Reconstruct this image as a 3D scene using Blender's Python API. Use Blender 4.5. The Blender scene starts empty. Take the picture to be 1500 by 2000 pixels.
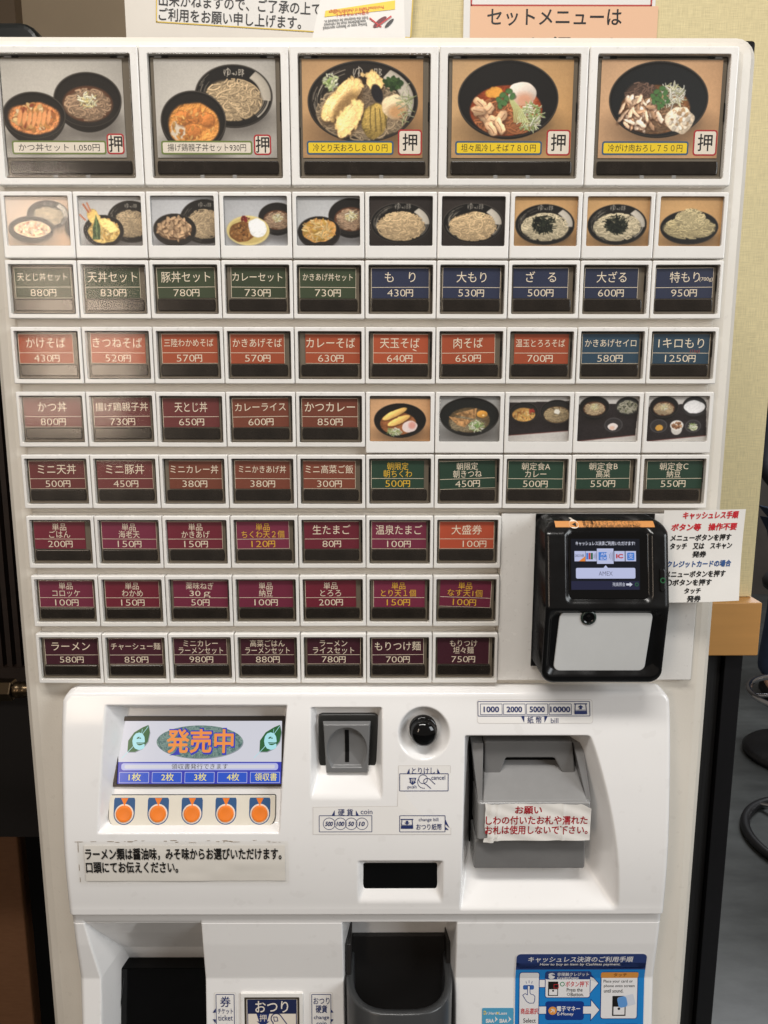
import bpy, bmesh, math, random
import numpy as np
from mathutils import Matrix, Vector
rnd = random.Random(7)
R = math.radians
scene = bpy.context.scene
COL = scene.collection

# ------------------------------------------------------------------ camera
FPX = 1500.0
CAM = np.array([.0116, -.5549, 1.55])
_a, _b, _c = .1748, -.0032, .0003
_ca, _sa, _cb, _sb = math.cos(_a), math.sin(_a), math.cos(_b), math.sin(_b)
_Rz = np.array([[_cb, -_sb, 0], [_sb, _cb, 0], [0, 0, 1]])
_r = _Rz @ np.array([1, 0, 0.]); FWD = _Rz @ np.array([0, _ca, -_sa]); _u = _Rz @ np.array([0, _sa, _ca])
RGT = math.cos(_c) * _r + math.sin(_c) * _u
UPV = -math.sin(_c) * _r + math.cos(_c) * _u
cam = bpy.data.cameras.new('camera'); camo = bpy.data.objects.new('camera', cam); COL.objects.link(camo)
cam.sensor_fit = 'HORIZONTAL'; cam.sensor_width = 36; cam.lens = 36.0 * FPX / 1500
cam.clip_start = .01; cam.clip_end = 100
M = Matrix.Identity(4)
for i in range(3):
    M[i][0] = RGT[i]; M[i][1] = UPV[i]; M[i][2] = -FWD[i]; M[i][3] = CAM[i]
camo.matrix_world = M
scene.camera = camo

# ------------------------------------------------------------------ world, lamps, exposure
world = bpy.data.worlds.new('World'); scene.world = world; world.use_nodes = True
_bg = world.node_tree.nodes['Background']
_bg.inputs[0].default_value = (1.0, .89, .78, 1); _bg.inputs[1].default_value = .17

def area(name, loc, target, sx, sy, power, col, spread=180):
    l = bpy.data.lights.new(name, 'AREA'); l.shape = 'RECTANGLE'; l.size = sx; l.size_y = sy
    l.energy = power; l.color = col; l.spread = R(spread)
    o = bpy.data.objects.new(name, l); COL.objects.link(o); o.location = loc
    d = Vector(target) - Vector(loc)
    o.rotation_euler = d.to_track_quat('-Z', 'Y').to_euler()
    return o
area('window_light', (2.35, -1.45, 2.35), (0, 0, 1.35), 1.5, 1.3, 44, (.93, .97, 1.0))
area('ceiling_light', (-.20, -.80, 2.75), (-.10, -.35, 0), 1.2, .22, 23, (1.0, .965, .92))
area('left_window_light', (-1.02, -2.1, 1.62), (-.1, 0, 1.5), .30, .55, 4.0, (1.0, .80, .62))
area('left_window_light', (-1.14, -2.1, 2.05), (-.1, 0, 1.5), .30, .26, 2.3, (1.0, .84, .70))
area('room_light', (2.2, 2.6, 2.7), (2.0, 2.6, 0), 1.5, 1.5, 90, (.95, .97, 1.0))
scene.view_settings.view_transform = 'Standard'; scene.view_settings.look = 'None'
scene.view_settings.exposure = 0.0; scene.view_settings.gamma = 1
scene.view_settings.use_curve_mapping = False
scene.render.engine = 'CYCLES'
scene.cycles.max_bounces = 8; scene.cycles.transparent_max_bounces = 12
scene.cycles.caustics_reflective = False; scene.cycles.caustics_refractive = False
scene.cycles.use_denoising = True
scene.cycles.sample_clamp_indirect = 4

# ------------------------------------------------------------------ helpers
def ray(u, v): return FWD + RGT * (u - 750) / FPX - UPV * (v - 1000) / FPX
def at(u, v, y):
    d = ray(u, v); return CAM + d * (y - CAM[1]) / d[1]
def atz(u, v, z):
    d = ray(u, v); return CAM + d * (z - CAM[2]) / d[2]
def lin(c):
    c = np.asarray(c, float) / 255.0
    return np.where(c <= .04045, c / 12.92, ((c + .055) / 1.055) ** 2.4)

MATS = {}
def mat(name, rgb, rough=.5, spec=.5, emit=None, estr=1.0, coat=0, metal=0, noise=None, bump=None, speck=None, rv=None, ov=0):
    """rgb in 0..255 sRGB; noise=(scale, amount, detail) varies the colour a little; bump=(scale, strength)"""
    if name in MATS: return MATS[name]
    m = bpy.data.materials.new(name); m.use_nodes = True; nt = m.node_tree; p = nt.nodes['Principled BSDF']
    l = lin(rgb); p.inputs['Base Color'].default_value = (*l, 1)
    p.inputs['Roughness'].default_value = rough; p.inputs['Specular IOR Level'].default_value = spec
    p.inputs['Metallic'].default_value = metal; p.inputs['Coat Weight'].default_value = coat
    p.inputs['Coat Roughness'].default_value = .06
    if emit is not None:
        p.inputs['Emission Color'].default_value = (*lin(emit), 1); p.inputs['Emission Strength'].default_value = estr
    if noise or bump:
        tc = nt.nodes.new('ShaderNodeTexCoord')
    if noise:
        n = nt.nodes.new('ShaderNodeTexNoise'); n.inputs['Scale'].default_value = noise[0]; n.inputs['Detail'].default_value = 6
        n.inputs['Roughness'].default_value = .65
        mp = nt.nodes.new('ShaderNodeMapping'); nt.links.new(tc.outputs['Object'], mp.inputs[0])
        if len(noise) > 2: mp.inputs['Scale'].default_value = noise[2]
        nt.links.new(mp.outputs[0], n.inputs['Vector'])
        cr = nt.nodes.new('ShaderNodeValToRGB'); a = noise[1]
        cr.color_ramp.elements[0].position = .3; cr.color_ramp.elements[1].position = .7
        cr.color_ramp.elements[0].color = (*(l * (1 - a)), 1); cr.color_ramp.elements[1].color = (*np.minimum(l * (1 + a), 1), 1)
        nt.links.new(n.outputs[0], cr.inputs[0]); nt.links.new(cr.outputs[0], p.inputs['Base Color'])
        if speck:                                   # grime specks and faint smears that sit on the surface
            prev = cr.outputs[0]
            for sc, lo, hi, dk in ((speck[0], .655, .70, speck[1]), (speck[0] * .12, .56, .74, speck[1] * .35)):
                ns = nt.nodes.new('ShaderNodeTexNoise'); ns.inputs['Scale'].default_value = sc; ns.inputs['Detail'].default_value = 2
                nt.links.new(tc.outputs['Object'], ns.inputs['Vector'])
                r2 = nt.nodes.new('ShaderNodeValToRGB'); r2.color_ramp.elements[0].position = lo; r2.color_ramp.elements[1].position = hi
                r2.color_ramp.elements[0].color = (0, 0, 0, 1); r2.color_ramp.elements[1].color = (dk, dk, dk, 1)
                nt.links.new(ns.outputs[0], r2.inputs[0])
                mx = nt.nodes.new('ShaderNodeMix'); mx.data_type = 'RGBA'; mx.inputs[7].default_value = (.22, .17, .12, 1)
                nt.links.new(r2.outputs[0], mx.inputs[0]); nt.links.new(prev, mx.inputs[6]); prev = mx.outputs[2]
            nt.links.new(prev, p.inputs['Base Color'])
    if rv:                                              # handled and wiped: the gloss is uneven
        n3 = nt.nodes.new('ShaderNodeTexNoise'); n3.inputs['Scale'].default_value = rv[0]; n3.inputs['Detail'].default_value = 5
        mr = nt.nodes.new('ShaderNodeMapRange'); mr.inputs[1].default_value = .35; mr.inputs[2].default_value = .7; mr.inputs[3].default_value = max(.02, rough - rv[1] * .3); mr.inputs[4].default_value = rough + rv[1]
        nt.links.new(tc.outputs['Object'], n3.inputs['Vector']); nt.links.new(n3.outputs[0], mr.inputs[0]); nt.links.new(mr.outputs[0], p.inputs['Roughness'])
    if ov:                                              # each copy has aged a little differently
        oi = nt.nodes.new('ShaderNodeObjectInfo'); hs = nt.nodes.new('ShaderNodeHueSaturation'); m2 = nt.nodes.new('ShaderNodeMapRange')
        m2.inputs[3].default_value = 1 - ov * 1.4; m2.inputs[4].default_value = 1 + ov * .6; nt.links.new(oi.outputs['Random'], m2.inputs[0]); nt.links.new(m2.outputs[0], hs.inputs['Value'])
        src = p.inputs['Base Color'].links[0].from_socket if p.inputs['Base Color'].links else None
        if src: nt.links.new(src, hs.inputs['Color'])
        else: hs.inputs['Color'].default_value = (*l, 1)
        nt.links.new(hs.outputs[0], p.inputs['Base Color'])
    if bump:
        n2 = nt.nodes.new('ShaderNodeTexNoise'); n2.inputs['Scale'].default_value = bump[0]; n2.inputs['Detail'].default_value = 3
        b = nt.nodes.new('ShaderNodeBump'); b.inputs['Strength'].default_value = bump[1]; b.inputs['Distance'].default_value = .001
        if len(bump) > 2:
            mp2 = nt.nodes.new('ShaderNodeMapping'); mp2.inputs['Scale'].default_value = bump[2]
            nt.links.new(tc.outputs['Object'], mp2.inputs[0]); nt.links.new(mp2.outputs[0], n2.inputs['Vector'])
        else: nt.links.new(tc.outputs['Object'], n2.inputs['Vector'])
        nt.links.new(n2.outputs[0], b.inputs['Height']); nt.links.new(b.outputs[0], p.inputs['Normal'])
    MATS[name] = m
    return m

def clear_mat(name, tint, rough=.03, ior=1.5, bumpscale=None, bumpstr=.1):
    m = bpy.data.materials.new(name); m.use_nodes = True; nt = m.node_tree
    for n in list(nt.nodes): nt.nodes.remove(n)
    o = nt.nodes.new('ShaderNodeOutputMaterial'); mx = nt.nodes.new('ShaderNodeMixShader')
    t = nt.nodes.new('ShaderNodeBsdfTransparent'); g = nt.nodes.new('ShaderNodeBsdfGlossy'); f = nt.nodes.new('ShaderNodeFresnel')
    t.inputs[0].default_value = (*tint, 1); g.inputs['Roughness'].default_value = rough; f.inputs[0].default_value = ior
    ge = nt.nodes.new('ShaderNodeNewGeometry'); iv = nt.nodes.new('ShaderNodeMath'); iv.operation = 'SUBTRACT'; iv.inputs[0].default_value = 1
    ml = nt.nodes.new('ShaderNodeMath'); ml.operation = 'MULTIPLY'      # the sheet reflects at its outer face only
    nt.links.new(ge.outputs['Backfacing'], iv.inputs[1]); nt.links.new(iv.outputs[0], ml.inputs[0]); nt.links.new(f.outputs[0], ml.inputs[1])
    nt.links.new(ml.outputs[0], mx.inputs[0]); nt.links.new(t.outputs[0], mx.inputs[1]); nt.links.new(g.outputs[0], mx.inputs[2])
    nt.links.new(mx.outputs[0], o.inputs[0])
    if bumpscale:
        tc = nt.nodes.new('ShaderNodeTexCoord'); n3 = nt.nodes.new('ShaderNodeTexNoise'); n3.inputs['Scale'].default_value = 55; n3.inputs['Detail'].default_value = 2
        mr = nt.nodes.new('ShaderNodeMapRange'); mr.inputs[1].default_value = .35; mr.inputs[2].default_value = .7; mr.inputs[3].default_value = rough * .75; mr.inputs[4].default_value = rough * 1.5
        nt.links.new(tc.outputs['Object'], n3.inputs['Vector']); nt.links.new(n3.outputs[0], mr.inputs[0]); nt.links.new(mr.outputs[0], g.inputs['Roughness']); n2 = nt.nodes.new('ShaderNodeTexNoise'); n2.inputs['Scale'].default_value = bumpscale
        b = nt.nodes.new('ShaderNodeBump'); b.inputs['Strength'].default_value = bumpstr; b.inputs['Distance'].default_value = .001
        nt.links.new(tc.outputs['Object'], n2.inputs['Vector']); nt.links.new(n2.outputs[0], b.inputs['Height'])
        nt.links.new(b.outputs[0], g.inputs['Normal'])
    return m

def print_mat(name, rough=.3):
    m = bpy.data.materials.new(name); m.use_nodes = True; nt = m.node_tree; p = nt.nodes['Principled BSDF']
    a = nt.nodes.new('ShaderNodeAttribute'); a.attribute_name = 'print'
    nt.links.new(a.outputs['Color'], p.inputs['Base Color']); p.inputs['Roughness'].default_value = rough
    return m

class Frame:
    def __init__(s, o, U, W, N=None):
        s.o = np.array(o, float); s.U = np.array(U, float); s.W = np.array(W, float)
        s.N = np.cross(s.U, s.W) if N is None else np.array(N, float)
    def __call__(s, u, w, h):
        u, w, h = [np.asarray(q, float) for q in (u, w, h)]
        u, w, h = np.broadcast_arrays(u, w, h)
        return s.o + u[..., None] * s.U + w[..., None] * s.W + h[..., None] * s.N
def flat_y(y, o=(0, 0)): return Frame((o[0], y, o[1]), (1, 0, 0), (0, 0, 1))   # faces -y (towards the viewer)
LOCAL = flat_y(0)

class MB:
    def __init__(s): s.v = []; s.f = []; s.m = []; s.mats = []; s.n = 0; s.sm = []
    def mi(s, m):
        if m not in s.mats: s.mats.append(m)
        return s.mats.index(m)
    def add(s, v, faces, m, smooth=False):
        v = np.asarray(v, float).reshape(-1, 3); k = s.mi(m)
        s.v.append(v)
        for f in faces: s.f.append([i + s.n for i in f]); s.m.append(k); s.sm.append(smooth)
        s.n += len(v)
    def build(s, name, parent=None, loc=None):
        me = bpy.data.meshes.new(name)
        me.from_pydata(np.concatenate(s.v).tolist(), [], s.f)
        for m in s.mats: me.materials.append(m)
        me.polygons.foreach_set('material_index', s.m); me.polygons.foreach_set('use_smooth', s.sm)
        me.update()
        o = bpy.data.objects.new(name, me); COL.objects.link(o)
        if parent: o.parent = parent
        if loc is not None: o.location = loc
        return o
    # --- flat and prismatic shapes; pts are (u, w) outlines, counter-clockwise seen from +h
    def poly(s, fr, pts, h, m):
        p = np.array(pts); s.add(fr(p[:, 0], p[:, 1], h), [list(range(len(p)))], m)
    def rect(s, fr, x0, x1, z0, z1, h, m, r=0, n=1, rot=0):
        s.poly(fr, rot_pts(rrect(x0, x1, z0, z1, r), rot), h, m)
    def loops(s, fr, ls, m, smooth=False, cap0=False, cap1=False, closed=False):
        """ls: list of (pts, h)"""
        n = len(ls[0][0]); V = []; F = []
        for p, h in ls: p = np.array(p); V.append(fr(p[:, 0], p[:, 1], h))
        k = len(ls)
        for a in range(k - 1 + (1 if closed else 0)):
            b = (a + 1) % k
            for i in range(n):
                j = (i + 1) % n
                F.append([a * n + i, a * n + j, b * n + j, b * n + i])
        if cap0: F.append(list(range(n))[::-1])
        if cap1: F.append([(k - 1) * n + i for i in range(n)])
        s.add(np.concatenate(V), F, m, smooth)
    def prism(s, fr, pts, h0, h1, m, bev=0, taper=0, smooth=False, back=False):
        ls = [(pts, h0)]
        p1 = inset(pts, taper) if taper else pts
        if bev > 0:
            for k in range(4):
                t = k / 3 * math.pi / 2
                ls.append((inset(p1, bev * (1 - math.cos(t))), h1 - bev + bev * math.sin(t)))
        else: ls.append((p1, h1))
        s.loops(fr, ls, m, smooth, cap0=back, cap1=True)
    def ring(s, fr, po, pi, h0, h1, m, bo=0, bi=0, hi=None):
        """solid frame between outline po and hole pi (same count)"""
        hi = h0 if hi is None else hi
        ls = [(po, h0)]
        for k in range(4):
            t = k / 3 * math.pi / 2
            ls.append((inset(po, bo * (1 - math.cos(t))), h1 - bo + bo * math.sin(t)))
        for k in range(4):
            t = (1 - k / 3) * math.pi / 2
            ls.append((inset(pi, -bi * (1 - math.cos(t))), h1 - bi + bi * math.sin(t)))
        ls.append((pi, hi))
        s.loops(fr, ls, m)
    def box(s, x0, x1, y0, y1, z0, z1, m, bev=0):
        fr = Frame((0, y1, 0), (1, 0, 0), (0, 0, 1))
        s.prism(fr, rrect(x0, x1, z0, z1, bev * 1.25, 3), 0, y1 - y0, m, bev, back=True)
    def line(s, fr, pts, w, h, m):
        """stroke as quads"""
        for (a, b) in zip(pts[:-1], pts[1:]):
            a = np.array(a, float); b = np.array(b, float); d = b - a; L = np.hypot(*d)
            if L < 1e-9: continue
            n = np.array([-d[1], d[0]]) / L * w / 2; e = d / L * w * .3
            s.poly(fr, [a - n - e, b - n + e, b + n + e, a + n - e], h, m)
    def text(s, fr, t, cx, cz, w, h, m, lift=.0001, bold=0, em=True, shear=0, rot=0, align='c', res=3):
        """em: h is the height of a full-size character (box centre at cz); else the ink box is fitted to w x h"""
        big = bold >= .05
        v, f, bb = text_geo(t, bold if (big or bold < 0) else 0, res)
        x0, x1, y0, y1 = bb
        if em:
            sy = h / .88; yc = .365
        else:
            sy = h / (y1 - y0); yc = (y0 + y1) / 2
        sx = w / (x1 - x0) if w else sy
        xc = (x0 + x1) / 2 if align == 'c' else (x0 if align == 'l' else x1)
        d = bold * .8
        offs = [(0, 0)] if (big or bold < .005) else [(-d, 0), (d, 0), (0, d), (0, -d)] if bold < .02 else [(d * math.cos(k * math.pi / 4), d * math.sin(k * math.pi / 4)) for k in range(8)]
        for j, (ox, oy) in enumerate(offs):          # a heavier weight: the same glyphs struck again a hair aside
            p = np.stack([(v[:, 0] - xc + ox) * sx, (v[:, 1] - yc + oy) * sy], 1)
            p[:, 0] += shear * p[:, 1]
            if rot:
                c, q = math.cos(rot), math.sin(rot); p = np.stack([p[:, 0] * c - p[:, 1] * q, p[:, 0] * q + p[:, 1] * c], 1)
            s.add(fr(p[:, 0] + cx, p[:, 1] + cz, lift + j * 4e-6), f, m)

_TG = {}
def text_geo(t, bold=0, res=3):
    k = (t, bold, res)
    if k in _TG: return _TG[k]
    cu = bpy.data.curves.new('t', 'FONT'); cu.body = t; cu.resolution_u = res; cu.offset = bold; cu.fill_mode = 'FRONT'
    ob = bpy.data.objects.new('t', cu); COL.objects.link(ob)
    dg = bpy.context.evaluated_depsgraph_get()
    me = bpy.data.meshes.new_from_object(ob.evaluated_get(dg))
    v = np.zeros(len(me.vertices) * 3); me.vertices.foreach_get('co', v); v = v.reshape(-1, 3)[:, :2].copy()
    f = [list(p.vertices) for p in me.polygons]
    bpy.data.objects.remove(ob); bpy.data.curves.remove(cu); bpy.data.meshes.remove(me)
    if len(v) == 0: v = np.array([[0, 0], [1, 0], [1, 1.]]); f = []
    bb = (v[:, 0].min(), v[:, 0].max(), v[:, 1].min(), v[:, 1].max())
    _TG[k] = (v, f, bb)
    return _TG[k]

def rrect(x0, x1, z0, z1, r, n=5):
    if r <= 0: return np.array([(x1, z0), (x1, z1), (x0, z1), (x0, z0)], float)
    out = []
    for cx, cz, a0 in ((x1 - r, z0 + r, -90), (x1 - r, z1 - r, 0), (x0 + r, z1 - r, 90), (x0 + r, z0 + r, 180)):
        for k in range(n + 1):
            a = R(a0 + 90 * k / n); out.append((cx + r * math.cos(a), cz + r * math.sin(a)))
    return np.array(out)
def circ(cx, cz, rx, rz=None, n=40):
    rz = rx if rz is None else rz
    return np.array([(cx + rx * math.cos(2 * math.pi * k / n), cz + rz * math.sin(2 * math.pi * k / n)) for k in range(n)])
def rot_pts(p, a, c=None):
    if not a: return p
    p = np.array(p); c = p.mean(0) if c is None else np.array(c); q = p - c
    return np.stack([q[:, 0] * math.cos(a) - q[:, 1] * math.sin(a), q[:, 0] * math.sin(a) + q[:, 1] * math.cos(a)], 1) + c
def inset(p, d):
    if not d: return np.array(p)
    p = np.array(p, float); a = np.roll(p, 1, 0); b = np.roll(p, -1, 0)
    e1 = p - a; e2 = b - p
    e1 /= np.maximum(np.linalg.norm(e1, axis=1, keepdims=True), 1e-12); e2 /= np.maximum(np.linalg.norm(e2, axis=1, keepdims=True), 1e-12)
    n = np.stack([-(e1[:, 1] + e2[:, 1]), e1[:, 0] + e2[:, 0]], 1); L = np.linalg.norm(n, axis=1, keepdims=True)
    n = n / np.maximum(L, 1e-9); cosh = np.maximum(L / 2, .35)
    return p + n * d / cosh

def empty(name, loc=(0, 0, 0), label=None, cat=None, group=None):
    o = bpy.data.objects.new(name, None); COL.objects.link(o); o.location = loc
    return tag(o, label, cat, group)
def tag(o, label=None, cat=None, group=None, kind=None):
    if label: o['label'] = label
    if cat: o['category'] = cat
    if group: o['group'] = group
    if kind: o['kind'] = kind
    return o
def grid_mesh(name, X, Y, Z, mats, parent=None, smooth=True, keep=None, colour=None, loc=None):
    ny, nx = X.shape
    v = np.stack([X, Y, Z], -1).reshape(-1, 3)
    idx = np.arange(nx * ny).reshape(ny, nx)
    q = np.stack([idx[:-1, :-1], idx[1:, :-1], idx[1:, 1:], idx[:-1, 1:]], -1)
    q = q[keep[:, :]] if keep is not None else q.reshape(-1, 4)
    me = bpy.data.meshes.new(name)
    me.vertices.add(len(v)); me.vertices.foreach_set('co', v.ravel())
    me.loops.add(len(q) * 4); me.loops.foreach_set('vertex_index', q.ravel().astype(np.int32))
    me.polygons.add(len(q)); me.polygons.foreach_set('loop_start', np.arange(0, len(q) * 4, 4, dtype=np.int32))
    me.polygons.foreach_set('use_smooth', np.full(len(q), smooth))
    for m in mats: me.materials.append(m)
    me.update(calc_edges=True)
    if colour is not None:
        a = me.color_attributes.new('print', 'FLOAT_COLOR', 'POINT')
        c = np.concatenate([colour.reshape(-1, 3), np.ones((nx * ny, 1))], 1)
        a.data.foreach_set('color', c.ravel().astype(np.float32))
    o = bpy.data.objects.new(name, me); COL.objects.link(o)
    if parent: o.parent = parent
    if loc is not None: o.location = loc
    return o
def smin(a, b, k):
    h = np.clip(.5 + .5 * (b - a) / k, 0, 1); return b * (1 - h) + a * h - k * h * (1 - h)
def smax(a, b, k): return -smin(-a, -b, k)
def vnoise(shape, cells, seed):
    r = np.random.RandomState(seed); cy, cx = cells
    g = r.rand(cy + 2, cx + 2); y = np.linspace(0, cy, shape[0]); x = np.linspace(0, cx, shape[1])
    yi = y.astype(int); xi = x.astype(int); fy = (y - yi)[:, None]; fx = (x - xi)[None]
    fy = fy * fy * (3 - 2 * fy); fx = fx * fx * (3 - 2 * fx)
    a = g[yi][:, xi]; b = g[yi][:, xi + 1]; c = g[yi + 1][:, xi]; d = g[yi + 1][:, xi + 1]
    return (a * (1 - fx) + b * fx) * (1 - fy) + (c * (1 - fx) + d * fx) * fy

# ------------------------------------------------------------------ materials
M_body = mat('cream_painted_steel', (222, 215, 203), .40, .4, noise=(9, .03), bump=(900, .10), speck=(160, .07), rv=(14, .12))
M_rail = mat('pale_grey_plastic', (214, 207, 196), .35, noise=(30, .03))
M_white = mat('white_plastic', (236, 233, 228), .20, noise=(60, .02), bump=(160, .03), speck=(300, .12), rv=(60, .12), ov=.035)
M_panel = mat('glossy_white_plastic', (240, 238, 236), .10, noise=(14, .012), bump=(25, .012), speck=(90, .045), rv=(22, .12))
M_black = mat('black_plastic', (13, 13, 14), .17, bump=(60, .015), noise=(40, .2), rv=(50, .15))
M_gloss = mat('glossy_black', (7, 7, 8), .06)
M_deep = mat('deep_black', (4, 4, 4), .6, .2)
M_back = mat('smoky_grey_backing', (112, 103, 90), .4)
M_backd = mat('dark_smoky_plastic', (66, 58, 49), .35)
M_bar = mat('dark_status_window', (36, 31, 27), .16, .6, noise=(80, .35))
M_cream = mat('cream_ink', (236, 222, 200), .4)
M_yellow = mat('yellow_ink', (232, 186, 60), .4)
M_redink = mat('red_ink', (170, 28, 40), .45)
M_redink2 = mat('bright_red_ink', (205, 30, 45), .45)
M_ink = mat('black_ink', (22, 20, 20), .45)
M_blueink = mat('navy_ink', (38, 52, 105), .45)
M_blueink2 = mat('blue_ink', (40, 80, 140), .45)
M_paper = mat('white_paper', (236, 232, 226), .6, .3, noise=(20, .03), bump=(30, .05))
M_clear = clear_mat('clear_cover_acrylic', (.96, .95, .93), .10, 1.5, 25, .08)
M_clear2 = clear_mat('clear_photo_window', (.99, .99, .985), .09, 1.5, 25, .08)
M_tape = clear_mat('clear_tape', (.975, .97, .955), .12, 1.45, 120, .5)
M_print = print_mat('printed_photograph', .35)
M_grey = mat('mid_grey_plastic', (118, 117, 116), .27, noise=(40, .06), bump=(200, .03))
M_grey2 = mat('light_grey_plastic', (144, 143, 142), .25, noise=(40, .06))
M_dgrey = mat('dark_grey_plastic', (56, 57, 58), .30, noise=(30, .06))
def mute(c, k=.92, d=.13): g = sum(c) / 3; return tuple((x * (1 - d) + g * d) * k for x in c)
CARD = {k: mat('card_' + n, mute(c), .45, noise=(35, .05), ov=.10) for k, n, c in (
    ('g', 'green', (60, 76, 50)), ('n', 'navy', (42, 52, 86)), ('o', 'orange', (200, 84, 46)), ('t', 'slate_blue', (44, 76, 100)),
    ('b', 'brown', (142, 68, 48)), ('p', 'plum', (128, 50, 52)), ('m', 'magenta', (138, 38, 72)), ('c', 'crimson', (130, 28, 52)),
    ('w', 'maroon', (78, 26, 44)), ('d', 'dark_green', (38, 74, 56)), ('r', 'red_orange', (214, 82, 48)))}

# ================================================================== THE TICKET MACHINE
P = .05
Z2 = 1.6744; PITCH = .0451
def row_top(r): return 1.7661 if r == 1 else Z2 - (r - 2) * PITCH
def col_x(c): return (c - 5) * P
machine = empty('ticket_machine', (0, 0, 0), 'tall cream white meal ticket vending machine covered with rows of lettered and picture buttons', 'ticket machine')
YB = .0085   # front skin of the cabinet
mb = MB()
fr = Frame((0, .30, 0), (1, 0, 0), (0, 0, 1))
mb.ring(Frame((0, .08, 0), (1, 0, 0), (0, 0, 1)), rrect(-.268, .268, .06, 1.778, .015), rrect(-.224, .224, .80, 1.306, .004), 0, .08 - YB, M_body, .012, .0005)
mb.prism(fr, rrect(-.268, .268, .06, 1.778, .015), 0, .2201, M_body, back=True)
mb.build('cabinet', machine)
mb = MB()
mb.box(-.2735, .2735, .03, .315, .05, 1.7815, M_deep, .002)
mb.build('rear_shell', machine)
mb = MB(); mb.box(-.24, .24, .03, .29, 0, .06, M_deep); mb.build('plinth', machine)
# the pale rail plates the button rows are clipped to
mb = MB()
mb.box(-.2475, .2475, .0062, .02, row_top(7) + .002, row_top(1) - .001, M_rail, .0006)
mb.box(-.2475, .0985, .0062, .02, row_top(9) - .0385, row_top(7) + .0018, M_rail, .0006)
mb.build('button_rail', machine)
mb = MB()
mb.box(.1003, .2492, .0030, .02, row_top(9) - .0385, row_top(7) + .0013, M_white, .0008)
mb.box(.2493, .2508, .0075, .02, row_top(9) - .040, row_top(7), M_deep)
mb.box(.1003, .2506, .0075, .02, row_top(9) - .0396, row_top(9) - .0388, M_deep)
mb.build('blank_plate', machine)

# ---- shared meshes for the modules (local: x right, z up from the module's top left corner, -y towards the viewer)
def small_frame():
    b = MB(); f = LOCAL
    b.ring(f, rrect(.0003, .0497, -.0394, 0, .0009), rrect(.0025, .0475, -.0362, -.0029, .0009), -.0085, 0, M_white, .0007, .0004, -.0055)
    return b
def small_back():
    b = MB(); f = LOCAL
    b.rect(f, .002, .048, -.0368, -.0022, -.0045, M_backd)
    b.prism(f, rrect(.0034, .0460, -.0352, -.0040, .0006), -.0045, -.0036, M_back, .0003)
    b.prism(f, rrect(.0030, .0465, -.0357, -.0349, .0003), -.0045, -.0022, M_back, .0002)     # lower ledge
    b.rect(f, .0462, .0472, -.0205, -.0095, -.0034, M_deep)                                   # latch notch
    b.rect(f, .0027, .0032, -.024, -.012, -.0034, M_back)
    b.rect(f, .0055, .0070, -.0037, -.0031, -.0034, M_deep); b.rect(f, .0430, .0445, -.0037, -.0031, -.0034, M_deep)
    return b
def bar_pts(x0, x1, z0, z1):
    zc = (z0 + z1) / 2; hz = (z1 - z0) / 2; s = hz * .28; out = []
    for k in range(9):
        a = R(-90 + 180 * k / 8); out.append((x1 - s + s * math.cos(a) ** .6 if abs(math.cos(a)) > 1e-6 else x1 - s, zc + hz * math.sin(a)))
    for k in range(9):
        a = R(90 + 180 * k / 8); out.append((x0 + s - s * abs(math.cos(a)) ** .6, zc + hz * math.sin(a)))
    return np.array(out)
def small_bar():
    b = MB(); b.prism(LOCAL, bar_pts(.0042, .0449, -.0339, -.0259), -.0042, -.0026, M_bar, .0006, smooth=False); return b
def small_cover():
    b = MB(); b.prism(LOCAL, rrect(-.0223, .0223, -.0164, .0164, .0010), -.0003, .0003, M_clear, .0003); return b
PROTO = {}
def shared(kind, build, name, parent, loc=(0, 0, 0)):
    if kind not in PROTO:
        o = build().build(name, parent, loc); PROTO[kind] = o; return o
    o = PROTO[kind].copy(); o.name = name; COL.objects.link(o); o.parent = parent; o.location = loc
    return o

def price(b, f, t, cx, cz, m, k=1.0):
    n = len(t); dw = (n * 4.35 - (.9 if '1' in t else .3)) * .001 * k; yw = .0050 * k; tot = dw + yw + .0003
    b.text(f, t, cx - tot / 2 + dw / 2, cz, dw, .0048 * k, m, em=False, lift=f.lift, bold=-.010)
    b.text(f, '円', cx + tot / 2 - yw / 2, cz - .0001, yw, .0049 * k, m, em=False, lift=f.lift, bold=.012)

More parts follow.
